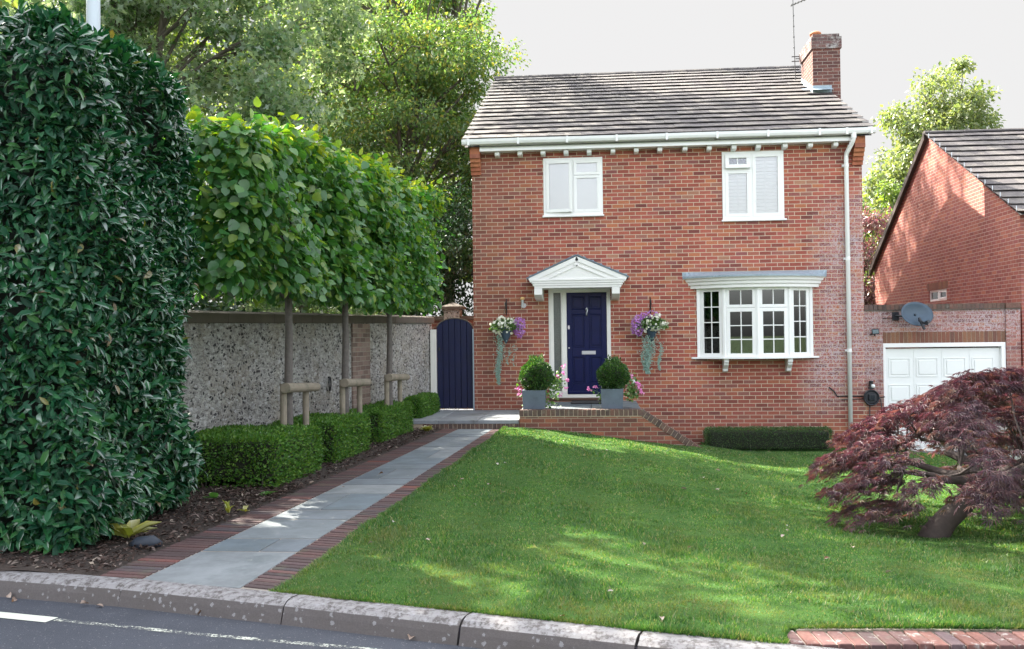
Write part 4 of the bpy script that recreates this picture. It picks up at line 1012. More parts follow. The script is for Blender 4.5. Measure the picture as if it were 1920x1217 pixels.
# tv aerial behind the ridge beside the chimney
t = thing('tv_aerial', 'thin grey television aerial mast standing above the ridge beside the chimney', 'aerial', (7.1, 4.0, 7.9))
b = MB(); b.tube([(7.12,4.0,7.55),(7.10,4.0,8.6),(7.09,4.0,9.46)], .010, 6)
b.build('mast', 'wire', t)
b = MB(); b.tube([(7.04,4.0,9.30),(7.45,4.0,9.46)], .011, 6)
for k in range(6):
    u = k/5; c = Vector((lerp(7.06, 7.44, u), 4.0, lerp(9.31, 9.455, u))); b.tube([c+Vector((0,-.09,0)), c+Vector((0,.09,0))], .006, 5); b.tube([c+Vector((.0,0,-.02)), c+Vector((0,0,.025))], .014, 5)
b.build('yagi', 'wire', t)
b = MB(); b.box(7.04, 7.22, 3.99, 4.02, 8.095, 8.112); b.box(7.04, 7.22, 3.99, 4.02, 7.985, 8.002); b.box(7.21, 7.222, 3.99, 4.02, 7.985, 8.16); b.box(7.13, 7.21, 3.99, 4.02, 8.045, 8.06)
for z in (8.3, 8.55, 8.8, 9.05): b.tube([(7.10,4.0,z),(7.10,4.0,z+.03)], .018, 6)
b.build('mast_clamp', 'wire', t)

# ------------------------------------------------------------------ garage wall
gar = thing('brick_garage', 'flat brick garage with white up-and-over door beside the house', 'garage', (9, 1.5, 0))
GX0, GX1, GT = 7.512, 10.365, 2.05
GD = (7.845, 10.10, -.75, 1.425)
b = MB(); holed_wall(b, GX0, 7.845, -.9, GT, [], 0.0); holed_wall(b, 10.105, GX1, -.9, GT, [], 0.0)
b.add([(7.845,0,-.9),(7.845,.12,-.9),(7.845,.12,GT),(7.845,0,GT)], [(0,1,2,3)]); b.add([(10.105,0,-.9),(10.105,.06,-.9),(10.105,.06,GT),(10.105,0,GT)], [(0,1,2,3)])
holed_wall(b, 7.845, 10.105, 1.62, GT, [], .035)
b.add([(GX1,0,-.9),(GX1,6,-.9),(GX1,6,GT),(GX1,0,GT)], [(0,1,2,3)])
b.add([(GX0,.05,GT-.01),(GX1,.05,GT-.01),(GX1,6,GT-.01),(GX0,6,GT-.01)], [(0,1,2,3)])
me = bpy.data.meshes.new('wall'); me.from_pydata(b.v, [], b.f); me.update(); link('wall', me, 'brick_garage', gar)
b = MB(); brick_run(b, (7.512,-.012,GT+.115), (7.845,-.012,GT+.115), .0765, (0,.22,0), .10, .008, .002); brick_run(b, (7.848,.02,GT+.115), (10.10,.02,GT+.115), .0765, (0,.22,0), .10, .008, .003); brick_run(b, (10.105,-.012,GT+.118), (10.37,-.012,GT+.118), .265, (0,.23,0), .10, .0, .001)
b.build('coping', 'coping_brick', gar, bevel=.003, segs=1)
b = MB(); b.box(7.512, 7.846, -.022, .2, GT-.005, GT+.014); b.box(7.848, 10.10, .008, .25, GT-.005, GT+.014); b.box(10.102, 10.375, -.022, .2, GT-.005, GT+.014)
b.box(7.85, 10.10, .028, .2, GT+.0145, GT+.10)
b.build('tile_crease', 'stone_coping', gar)
b = MB(); brick_run(b, (7.85,.028,1.635), (10.10,.028,1.635), .0765, (0,.10,0), .21, .010, .001); b.build('soldier_course', 'soldier_brick', gar)
b = MB(); b.box(7.85, 10.10, .033, .12, 1.425, 1.63); b.build('lintel_mortar', 'mortar', gar)
b = MB(); b.box(7.848, 10.10, .02, .13, 1.345, 1.4245); b.box(7.848, 7.90, .02, .13, -.8, 1.3445); b.box(10.02, 10.10, .02, .16, -.8, 1.3445)
b.build('door_frame', 'white', gar, bevel=.006, segs=1)
b = MB(); b.box(7.90, 10.02, .10, .13, -.75, 1.32)
gd = b.build('garage_door', 'garage_white', gar)
b = MB()
for i in range(4):
    for j in range(4):
        xa = 7.97+.512*i; za = .78-.50*j+.0
        rect_frame(b, xa, xa+.40, za, za+.36, .018, .088, .0995); b.box(xa+.05, xa+.35, .085, .0995, za+.05, za+.31)
for i in (1, 2, 3): b.box(7.93+.512*i-.004, 7.93+.512*i+.004, .094, .0995, -.7, 1.30)
b.build('door_panels', 'garage_white', gd, bevel=.006, segs=1)
t = thing('satellite_dish', 'grey oval satellite dish on the garage wall', 'satellite dish', (8.4, 0, 1.9))
b = MB(); nR, nA = 6, 32; o = 0; c = Vector((8.395,-.30,1.975))
nrmd = Vector((.32,-.90,.28)).normalized(); ax1 = Vector((0,0,1)).cross(nrmd).normalized(); ax2 = nrmd.cross(ax1)
for i in range(nR+1):
    rr_ = i/nR
    for k in range(nA):
        a = 2*math.pi*k/nA; b.v.append(tuple(c+ax1*(.345*rr_*math.cos(a))+ax2*(.235*rr_*math.sin(a))+nrmd*(.07*rr_*rr_-.07)))
for i in range(nR):
    for k in range(nA): b.f.append((i*nA+k, i*nA+(k+1) % nA, (i+1)*nA+(k+1) % nA, (i+1)*nA+k))
dsh = b.build('reflector', 'dish', t, smooth=True)
md = dsh.modifiers.new('thick', 'SOLIDIFY'); md.thickness = .008
b = MB(); b.tube([c-ax2*.13+nrmd*.0, c-ax2*.27+nrmd*.20], .020, 10); b.build('arm', 'black', t); b = MB(); b.tube([c-ax2*.23+nrmd*.16, c-ax2*.23+nrmd*.26], .03, 12)
b.tube([c-ax2*.09+nrmd*.02, c-ax2*.33+nrmd*.10], .026, 10); b.build('receiver', 'black', t)
b = MB(); b.tube([c-nrmd*.06, (8.30,-.18,1.92), (8.10,-.02,1.95), (8.10,.03,1.95)], .02, 8); b.box(8.03, 8.15, .0, .033, 1.86, 2.02); b.build('bracket', 'black', t)
b = MB(); b.tube([(7.86,.03,1.90),(7.95,.02,1.91),(8.05,.02,1.905),(8.12,.0,1.92)], .007, 6); b.build('cable', 'black', t)

# ------------------------------------------------------------------ neighbouring house
nb_ = thing('neighbour_house', 'neighbouring red brick house with side gable and dark tiled roof on the right', 'house', (14, 5, 0))
NX = 10.42; NA, NF, NBk = (4.99, 6.36), (.06, 3.90), (9.62, 3.54)
b = MB(); hole = (3.95, 5.15, 2.36, 2.63)
b.add([(NX,NF[0],-1.2),(NX,3.95,-1.2),(NX,3.95,NF[1]+.5049*3.89-.0),(NX,NF[0],NF[1])], [(0,3,2,1)])
b.add([(NX,3.95,-1.2),(NX,5.15,-1.2),(NX,5.15,2.36),(NX,3.95,2.36)], [(0,3,2,1)])
b.add([(NX,3.95,2.63),(NX,5.15,2.63),(NX,5.15,6.262),(NX,NA[0],NA[1]),(NX,3.95,NF[1]+.5049*3.89)], [(4,3,2,1,0)])
b.add([(NX,5.15,-1.2),(NX,NBk[0],-1.2),(NX,NBk[0],NBk[1]),(NX,5.15,6.262)], [(0,3,2,1)])
for (ya, za, yb, zb) in ((3.95,2.36,5.15,2.36),(5.15,2.36,5.15,2.63),(5.15,2.63,3.95,2.63),(3.95,2.63,3.95,2.36)):
    b.add([(NX,ya,za),(NX,yb,zb),(NX+.12,yb,zb),(NX+.12,ya,za)], [(0,1,2,3)])
b.add([(NX,NF[0],-1.2),(20,NF[0],-1.2),(20,NF[0],NF[1]),(NX,NF[0],NF[1])], [(0,1,2,3)])
b.add([(NX,NBk[0],-1.2),(20,NBk[0],-1.2),(20,NBk[0],NBk[1]),(NX,NBk[0],NBk[1])], [(0,1,2,3)])
me = bpy.data.meshes.new('wall'); me.from_pydata(b.v, [], b.f); me.update(); link('wall', me, 'brick_gable', nb_)
b = MB(); tiled_slope(b, NX-.10, 20, NF[0]-.16, NF[1]-.05, NA[0], NA[1]+.05, 14, .33, .043, random.Random(4))
nrf = b.build('roof', 'tile', nb_)
b = MB(); b.add([(NX-.06,NF[0]-.14,NF[1]-.09),(20,NF[0]-.14,NF[1]-.09),(20,NA[0],NA[1]+.01),(NX-.06,NA[0],NA[1]+.01),(20,NBk[0]+.2,NBk[1]-.09),(NX-.06,NBk[0]+.2,NBk[1]-.09)], [(0,1,2,3),(3,2,4,5)])
b.build('roof_deck', 'tile_dark', nrf)
b = MB()
d = Vector((0, NBk[0]+.25-NA[0], NBk[1]-.15-NA[1]))
b.prism([(NX-.10,NA[0],NA[1]+.07),(NX-.10,NA[0]+d.y,NA[1]+.07+d.z),(NX-.10,NA[0]+d.y,NA[1]-.10+d.z),(NX-.10,NA[0],NA[1]-.10)], (.09,0,0))
b.build('bargeboard', 'gutter_dark', nb_)
b = MB(); x = NX-.1
while x < 19.5:
    pts = [(x, NA[0]+.11*math.cos(math.pi*k/6), NA[1]+.045+.07*math.sin(math.pi*k/6)) for k in range(7)]; b.prism(pts, (.44,0,0)); x += .45
b.build('ridge', 'tile', nrf)
for i in range(14):
    b = MB(); y = lerp(NF[0]-.10, NA[0], i/14); z = lerp(NF[1]+.03, NA[1]+.10, i/14); b.box(NX-.112, NX-.10, y-.008, y+.008, z-.05, z+.06)
    b.build('verge_clip', 'steel', nrf)
b = MB()
def ywin(bb, y0, y1, z0, z1, wd, xx0, xx1):
    bb.box(xx0, xx1, y0, y1, z1-wd, z1); bb.box(xx0, xx1, y0, y1, z0, z0+wd); bb.box(xx0, xx1, y0, y0+wd, z0+wd, z1-wd); bb.box(xx0, xx1, y1-wd, y1, z0+wd, z1-wd)
ywin(b, 3.955, 5.145, 2.362, 2.628, .05, NX+.03, NX+.09); b.box(NX+.028, NX+.09, 4.50, 4.60, 2.413, 2.577); ywin(b, 3.99, 4.50, 2.40, 2.60, .04, NX+.015, NX+.07)
nw = b.build('window', 'white', nb_, bevel=.004, segs=1)
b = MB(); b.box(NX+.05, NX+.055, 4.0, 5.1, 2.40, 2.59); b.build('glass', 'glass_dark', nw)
b = MB(); b.box(NX+.2, NX+.21, 3.9, 5.2, 2.3, 2.7); b.build('room_lining', 'room', nw)
b = MB(); brick_run(b, (NX-.004,3.85,2.80), (NX-.004,5.25,2.80), .0765, (.03,0,0), .165, .01, .001); b.build('window_lintel', 'soldier_brick', nb_)

# ------------------------------------------------------------------ flint boundary wall, gate
fw = thing('flint_wall', 'old flint garden wall with brown stone coping behind the clipped hedges', 'wall', (-1.3, -5, 0))
dirw = Vector((.125, 1, 0)).normalized(); nw_ = Vector((dirw.y, -dirw.x, 0))
def zt(y): return 1.926+.0121*y
b = MB(); ys = [-11.5, .22]
P0, P1 = Vector((wallx(ys[0]), ys[0], 0)), Vector((wallx(ys[1]), ys[1], 0))
b.prism([P0+Vector((0,0,-.2)), P1+Vector((0,0,-.2)), P1+Vector((0,0,zt(.22))), P0+Vector((0,0,zt(-11.5)))], -nw_*.35)
b.build('flint_face', 'flint', fw)
b = MB(); seg = 10
for i in range(seg):
    ya, yb = lerp(ys[0], ys[1], i/seg)+.003, lerp(ys[0], ys[1], (i+1)/seg)-.003
    A, B = Vector((wallx(ya), ya, zt(ya)+.001)), Vector((wallx(yb), yb, zt(yb)+.001)); z = Vector((0,0,1)); j = R.uniform(-.004,.004)
    for pts in ([A+nw_*.05, A+nw_*.055+z*.115, A-nw_*.17+z*(.150+j), A-nw_*.40+z*.11, A-nw_*.40],):
        b.prism(pts, B-A)
b.build('coping', 'stone_coping', fw, bevel=.006, segs=1)
b = MB(); A, B = Vector((wallx(-4.09), -4.09, 0)), Vector((wallx(-3.34), -3.34, 0))
b.prism([A, B, B+Vector((0,0,zt(-4))), A+Vector((0,0,zt(-4.6)))], nw_*.03); b.build('brick_pier', 'brick_pier', fw)
gp = thing('garden_pier_wall', 'low brick wall and capped stone pier behind the arched navy gate', 'wall', (-.5, 2, 0))
b = MB(); b.box(-2.5, .0, 2.2, 2.45, -.2, 2.03); b.build('wall_face', 'brick_patio', gp)
b = MB(); b.box(-2.5, .0, 2.15, 2.50, 2.031, 2.115); b.build('coping', 'stone_coping', gp, bevel=.008)
b = MB(); b.box(-.93, -.58, 2.10, 2.52, -.2, 2.26); b.build('pier', 'flint', gp)
b = MB(); b.box(-1.0, -.50, 2.02, 2.60, 2.261, 2.32); b.add([(-1.0,2.02,2.3205),(-.50,2.02,2.3205),(-.50,2.60,2.3205),(-1.0,2.60,2.3205),(-.75,2.31,2.42)], [(0,1,4),(1,2,4),(2,3,4),(3,0,4),(3,2,1,0)]); b.build('pier_cap', 'stone_coping', gp)
gate = thing('garden_gate', 'arched navy blue plank gate between flint wall and house', 'gate', (-.4, .05, .2))
gc, gr_ = -.39, .36
def archz(x): return 1.80 + .215*math.sqrt(max(0, 1-((x-gc)/.37)**2))
b = MB(); npk = 6; xs = [gc-gr_+2*gr_*i/npk for i in range(npk+1)]
for a, c in zip(xs, xs[1:]):
    a2, c2 = a+.004, c-.004; top = [(lerp(a2, c2, k/4), .05, archz(lerp(a2, c2, k/4))) for k in range(5)]
    b.prism([(a2,.05,.235),(c2,.05,.235)] + top[::-1], (0,.035,0))
b.build('plank', 'navy_gate', gate, bevel=.004, segs=1)
b = MB(); b.prism([(lerp(gc-gr_, gc+gr_, k/10), .088, archz(lerp(gc-gr_, gc+gr_, k/10))-.004) for k in range(11)] + [(gc+gr_, .088, .24), (gc-gr_, .088, .24)], (0,.02,0)); b.build('backing', 'gap', gate)
b = MB(); pts = [Vector((lerp(gc-gr_-.004, gc+gr_+.004, k/16), .044, archz(lerp(gc-gr_-.004, gc+gr_+.004, k/16))+.004)) for k in range(17)]; b.tube(pts, .012, 6); b.build('arch_trim', 'stone_coping', gate)
b = MB(); b.box(-.875, -.755, .0, .12, .2, 1.80); b.build('gate_post', 'cream', gate, bevel=.005); b = MB(); b.box(-.026, -.002, -.03, .10, .2, 1.80); b.build('gate_post', 'lead', gate, bevel=.003, segs=1)
b = MB(); b.tube([(-.70,.05,1.42),(-.70,.02,1.42)], .022, 10); b.tube([(-.70,.03,1.44),(-.70,.018,1.40),(-.70,.03,1.37)], .009, 6); b.build('latch', 'iron', gate)
b = MB(); rr0 = Vector((wallx(-5.0), -5.0, .97))+nw_*.03
b.tube([rr0+Vector((0,.05*math.sin(a)+0,.10*math.cos(a))) for a in [2*math.pi*k/20 for k in range(21)]], .010, 6, False); b.tube([rr0-nw_*.03+Vector((0,0,.10)), rr0+Vector((0,0,.10))], .014, 6)
tag(b.build('wall_hook', 'iron', smooth=True), 'black iron ring hook hanging on the flint wall between two young trunks', 'hook')

# ------------------------------------------------------------------ planting: clipped hedges
def box_surface(n, x0, x1, y0, y1, z0, z1, rg, rnd_=.06, faces='xXyYZ'):
    ar = {'x': (y1-y0)*(z1-z0), 'X': (y1-y0)*(z1-z0), 'y': (x1-x0)*(z1-z0), 'Y': (x1-x0)*(z1-z0), 'Z': (x1-x0)*(y1-y0)}
    tot = sum(ar[f] for f in faces); Ps, Ns = [], []
    for f in faces:
        m = int(n*ar[f]/tot); u, v = rg.uniform(size=m), rg.uniform(size=m); p = np.zeros((m, 3)); nn = np.zeros((m, 3))
        if f in 'xX': p[:, 0] = x0 if f == 'x' else x1; p[:, 1] = y0+u*(y1-y0); p[:, 2] = z0+v*(z1-z0); nn[:, 0] = -1 if f == 'x' else 1
        elif f in 'yY': p[:, 1] = y0 if f == 'y' else y1; p[:, 0] = x0+u*(x1-x0); p[:, 2] = z0+v*(z1-z0); nn[:, 1] = -1 if f == 'y' else 1
        else: p[:, 2] = z1; p[:, 0] = x0+u*(x1-x0); p[:, 1] = y0+v*(y1-y0); nn[:, 2] = 1
        Ps.append(p); Ns.append(nn)
    P, N = np.concatenate(Ps), np.concatenate(Ns)
    # round the corners
    c = np.array([(x0+x1)/2, (y0+y1)/2, (z0+z1)/2]); hh = np.array([(x1-x0)/2, (y1-y0)/2, (z1-z0)/2])-rnd_
    q = P-c; inner = np.clip(q, -hh, hh); dd = q-inner; l = np.linalg.norm(dd, axis=1, keepdims=True)
    P = c+inner+dd/np.maximum(l, 1e-6)*np.minimum(l, rnd_); N = norm(N*.3+dd/np.maximum(l, 1e-6))
    return P, N
def clipped_hedge(label, x0, x1, y0, y1, z0, z1, n, seed, leaf=(.036, .019), mat='leaf_box', shear=.078, group='clipped box hedges along the flint wall', name='box_hedge'):
    rg = np.random.default_rng(seed)
    P, N = box_surface(n, x0, x1, y0, y1, z0, z1, rg, .07)
    wob = .018*np.sin(P[:, 0]*9+seed)*np.sin(P[:, 1]*7)+.014*np.sin(P[:, 2]*13+P[:, 1]*6)
    P = P + N*(wob*.6 + rg.normal(0, .010, len(P)) - np.abs(rg.normal(0, .030, len(P))))[:, None]
    P[:, 0] += shear*(P[:, 1]-(y0+y1)/2)
    # thinner towards the ground
    keep = rg.uniform(size=len(P)) < np.clip((P[:, 2]-z0)/.12+.25, 0, 1); P, N = P[keep], N[keep]
    A = N*.8+rdir(len(P), rg)*.9; A[:, 2] += .35; Nn = N+rdir(len(P), rg)*.9
    t = thing(name, label, 'hedge', ((x0+x1)/2, (y0+y1)/2, z0), group)
    leaves('foliage', P, A, Nn, leaf[0], leaf[1], 'simple', mat, t, rg, .35)
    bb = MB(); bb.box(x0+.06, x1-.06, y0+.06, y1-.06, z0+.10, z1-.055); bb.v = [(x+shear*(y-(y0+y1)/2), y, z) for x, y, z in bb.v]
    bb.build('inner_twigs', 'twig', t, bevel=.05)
    bb = MB(); rr = random.Random(seed)
    for k in range(26):
        x, y = rr.uniform(x0+.05, x1-.05), rr.uniform(y0+.05, y1-.05); x += shear*(y-(y0+y1)/2); bb.tube([(x, y, z0-.03), (x+rr.uniform(-.06,.06), y+rr.uniform(-.06,.06), z0+.2)], .006, 5)
    bb.build('stems', 'bark_smooth', t)
    return t
HED = [('nearest and largest low box hedge block, beside the laurel hedge', -9.22, -7.78, .62, -.84), ('second low box hedge block from the road, under the first young tree', -7.12, -5.62, .585, -.78),
       ('third low box hedge block from the road, between middle and far trees', -4.72, -2.75, .55, -.74), ('farthest low box hedge block, beside the navy gate', -1.93, -.4, .56, -.68)]
for i, (lb, ya, yb, zt_, xr) in enumerate(HED):
    ym = (ya+yb)/2; xl = wallx(ym)+(.06 if i else -.02)
    clipped_hedge(lb, xl, xr+.0, ya, yb, zg(ym)-.02, zt_, 17000, 20+i, shear=.05)
clipped_hedge('low dark clipped hedge against the brick wall under the bow window', 4.43, 6.75, -.66, -.12, -.62, -.135, 17000, 31, shear=0.0, mat='leaf_boxball', leaf=(.020, .011), group='x', name='box_hedge')
bpy.data.objects[-1] if False else None
for o in COL.objects:
    if o.get('group') == 'x': del o['group']

# big laurel hedge
def laurel():
    rg = np.random.default_rng(2); t = thing('laurel_hedge', 'tall dark glossy laurel hedge filling the left foreground', 'hedge', (-2.4, -11.4, .1))
    x0, x1, y0, y1, z0, z1 = -4.6, -1.22, -12.42, -10.35, .02, 3.98
    P, N = box_surface(54000, x0, x1, y0, y1, z0, z1, rg, .32, 'XyZY')
    wob = .05*np.sin(P[:, 1]*4.1+P[:, 2]*2.3)+.05*np.sin(P[:, 0]*3.3-P[:, 2]*3.1)+.03*np.sin(P[:, 2]*7+P[:, 1]*5)
    P = P + N*(wob + rg.normal(0, .025, len(P)) - np.abs(rg.normal(0, .055, len(P))))[:, None]
    low = np.clip((P[:, 2]-z0)/.5, 0, 1); P -= N*((1-low)*.16)[:, None]
    keep = (rg.uniform(size=len(P)) < np.clip((P[:, 2]-z0)/.22-.1, 0, 1)) & (P[:, 1] < -9.9) & (P[:, 0] > -3.9)
    P, N = P[keep], N[keep]; n = len(P)
    A = N*.42+rdir(n, rg)*.8; A[:, 2] += np.where(N[:, 2] > .5, .6, -.05)
    Nn = N*.85+rdir(n, rg)*.5; Nn[:, 2] += .75
    old = rg.uniform(size=n) < .008
    leaves('foliage', P[~old], A[~old], Nn[~old], .092, .038, 'laurel', 'leaf_laurel', t, rg, .35)
    kind(leaves('dry_foliage', P[old], A[old], Nn[old], .10, .04, 'laurel', 'leaf_laurel_old', t, rg, .3), 'stuff')
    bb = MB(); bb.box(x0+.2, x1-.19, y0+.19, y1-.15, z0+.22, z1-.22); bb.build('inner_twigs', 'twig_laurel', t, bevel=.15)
    bb = MB(); rr = random.Random(4)
    for k in range(22):
        x, y = rr.uniform(-3.5, x1-.25), rr.uniform(y0+.25, y1-.2); bb.tube([(x, y, 0), (x+rr.uniform(-.1,.1), y+rr.uniform(-.1,.1), .7)], .022, 6)
    bb.build('stems', 'bark', t)
laurel()

# pleached limes
LIMES = [(-7.78, -9.95, -6.75, 'nearest pleached lime tree, its crown reaching behind the laurel hedge'), (-5.80, -6.85, -4.75, 'middle pleached lime tree of three on a bare straight trunk'), (-3.70, -4.85, -2.35, 'farthest pleached lime tree, its crown ending beside the navy gate')]
for i, (ty_, ya, yb, lb) in enumerate(LIMES):
    rg = np.random.default_rng(60+i); off = .30; tx = treeline(ty_)+off
    t = thing('lime_tree', lb, 'tree', (tx, ty_, zg(ty_)), 'pleached lime trees along the flint wall')
    bb = MB(); bb.tube([(tx, ty_, zg(ty_)-.05), (tx-.01, ty_+.01, .9), (tx+.01, ty_, 1.7), (tx, ty_, 2.6), (tx, ty_, 4.0)], [.062,.052,.046,.040,.015], 12)
    rr = random.Random(70+i)
    for k in range(30):
        z = rr.uniform(2.15, 3.9); s = rr.choice([-1, 1]); ln = rr.uniform(.5, 1.0)*(abs((yb if s > 0 else ya)-ty_))
        p = [(tx, ty_, z-.1)]
        for q in (.35, .7, 1.0): p.append((tx+.08*q*ln*s+rr.uniform(-.25,.25)*q, ty_+s*ln*q, z+.1*q+rr.uniform(-.05,.08)))
        bb.tube(p, [.016,.011,.007,.003], 5, False)
    bb.build('trunk', 'bark_smooth', t, smooth=True)
    x0, x1, z0, z1 = -.42, .46, 2.10, (3.84, 3.98, 4.08)[i]
    ny_ = yb-ya; nl = int(3000*ny_)
    P, N = box_surface(int(nl*.8), x0, x1, ya, yb, z0, z1, rg, .18, 'xXyYZ' if i else 'xXyYZ')
    P = P + N*(rg.normal(0, .085, len(P))-np.abs(rg.normal(0, .10, len(P))))[:, None]
    m = int(nl*.2); P2 = np.stack([rg.uniform(x0+.1, x1-.1, m), rg.uniform(ya+.1, yb-.1, m), rg.uniform(z0, z1, m)], 1); N2 = rdir(m, rg)
    m3 = int(60*ny_); P3 = np.stack([rg.uniform(x0, x1, m3), rg.uniform(ya, yb, m3), z1-.04+np.abs(rg.normal(0, .075, m3))], 1); N3 = rdir(m3, rg)*.5+np.array([0,0,1.0])
    P = np.concatenate([P, P2]); N = np.concatenate([N, N2])
    wv = .10*np.sin(P[:, 1]*3.1+P[:, 2]*1.7+i)+.07*np.sin(P[:, 2]*4+P[:, 1]); P[:, 0] += wv*np.sign(N[:, 0])
    P[:, 2] += .10*np.sin(P[:, 1]*2.2+1.0)*(P[:, 2] > 3)
    P[:, 0] += treeline(P[:, 1])+.35
    keep = P[:, 2] < 4.5; P, N = P[keep], N[keep]; n = len(P)
    A = N*.5+rdir(n, rg)*.6; A[:, 2] -= .55; Nn = N*.75+rdir(n, rg)*.5; Nn[:, 2] += .55
    young = (P[:, 2] > 3.45) & (rg.uniform(size=n) < np.clip((P[:, 2]-3.45)*.75, 0, .5))  # high leaves picked for the painted backlit tint, more of them towards the top
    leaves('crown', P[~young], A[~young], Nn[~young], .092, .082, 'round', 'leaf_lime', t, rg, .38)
    kind(leaves('backlit_tint_leaves', P[young], A[young], Nn[young], .092, .082, 'round', 'leaf_lime_backlit', t, rg, .38), 'stuff')
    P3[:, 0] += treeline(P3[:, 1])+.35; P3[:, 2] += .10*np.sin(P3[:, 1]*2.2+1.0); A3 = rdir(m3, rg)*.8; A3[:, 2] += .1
    kind(leaves('backlit_tint_shoots', P3, A3, N3+rdir(m3, rg)*.5, .10, .09, 'round', 'leaf_lime_backlit', t, rg, .3), 'stuff')  # top shoots, their backlit glow put in by colour
# tree stakes
STK = [((-1.15,-8.08),(-1.075,-7.10),1.075,'round timber tree stake frame nearest the road'), ((-.995,-6.08),(-.92,-5.02),1.035,'round timber tree stake frame around the middle lime trunk'), ((-.845,-3.98),(-.765,-2.92),1.02,'round timber tree stake frame farthest from the road')]
for a, c, z, lb in STK:
    A, C = Vector((*a, z)), Vector((*c, z-.04)); d = (C-A).normalized()
    t = thing('tree_stake', lb, 'tree stake', (A.x, A.y, .1), 'timber stake frames at the lime trees')
    bb = MB(); bb.tube([A, A.lerp(C, .5), C], [.060,.056,.054], 14); bb.build('cross_bar', 'stake', t, smooth=False)
    for q, dx in ((.10, -.05), (.80, .0)):
        p = A.lerp(C, q); bb = MB(); px_ = p.x-.062
        bb.tube([(px_, p.y, 0), (px_, p.y, p.z+.045)], .040, 12); bb.build('post', 'stake', t)

# small bed plants
def bed_plant(name, label, cat, loc, n, ln, wd, mat, up=.45, seed=0, shape='laurel', group=None):
    rg = np.random.default_rng(seed); a = rg.uniform(0, 2*np.pi, n); A = np.stack([np.cos(a), np.sin(a), rg.uniform(up*.4, up*1.6, n)], 1); N = rdir(n, rg)*.3; N[:, 2] += 1
    P = np.tile(np.array(loc, float), (n, 1))+rg.normal(0, .012, (n, 3)); P[:, 2] = loc[2]+np.abs(rg.normal(0, .008, n))
    o = leaves(name, P, A, N, ln, wd, shape, mat, None, rg, .3); return tag(o, label, cat, group)
bed_plant('foxglove_plant', 'yellowing leafy rosette under the front of the laurel hedge', 'plant', (-1.15,-11.80,.13), 13, .21, .08, 'leaf_bed', .5, 3)
bed_plant('yellow_plant', 'small upright yellow leaf cluster in bark between laurel and box hedge', 'plant', (-.80,-10.68,.115), 7, .11, .035, 'leaf_bed', 1.6, 5)
bed_plant('yellow_plant', 'bright yellow low plant in the bark near the far end of the bed', 'plant', (-.42,-3.02,.075), 60, .11, .06, 'leaf_bed', .9, 6)
bed_plant('seedling', 'green two-leaf seedling in bark between laurel hedge and first box hedge', 'seedling', (-1.22,-9.95,.12), 3, .11, .09, 'leaf_green', .5, 7, 'round')
bed_plant('seedling', 'round green leaf seedling by the path before the first box hedge', 'seedling', (-.82,-9.75,.115), 2, .12, .10, 'leaf_green', .3, 8, 'round')
bed_plant('seedling', 'pale green leaf seedling on the brick path edge', 'seedling', (-.68,-10.62,.12), 3, .10, .045, 'leaf_bed', .3, 9)
b = MB(); b.tube([(-1.02,-12.02,.125),(-.95,-12.05,.145),(-.85,-12.02,.15),(-.79,-12.0,.13)], [.02,.05,.052,.02], 10); tag(b.build('slate_stone', 'rock', smooth=True), 'dark blue-black stone lying in the bark beside the path edge', 'stone')

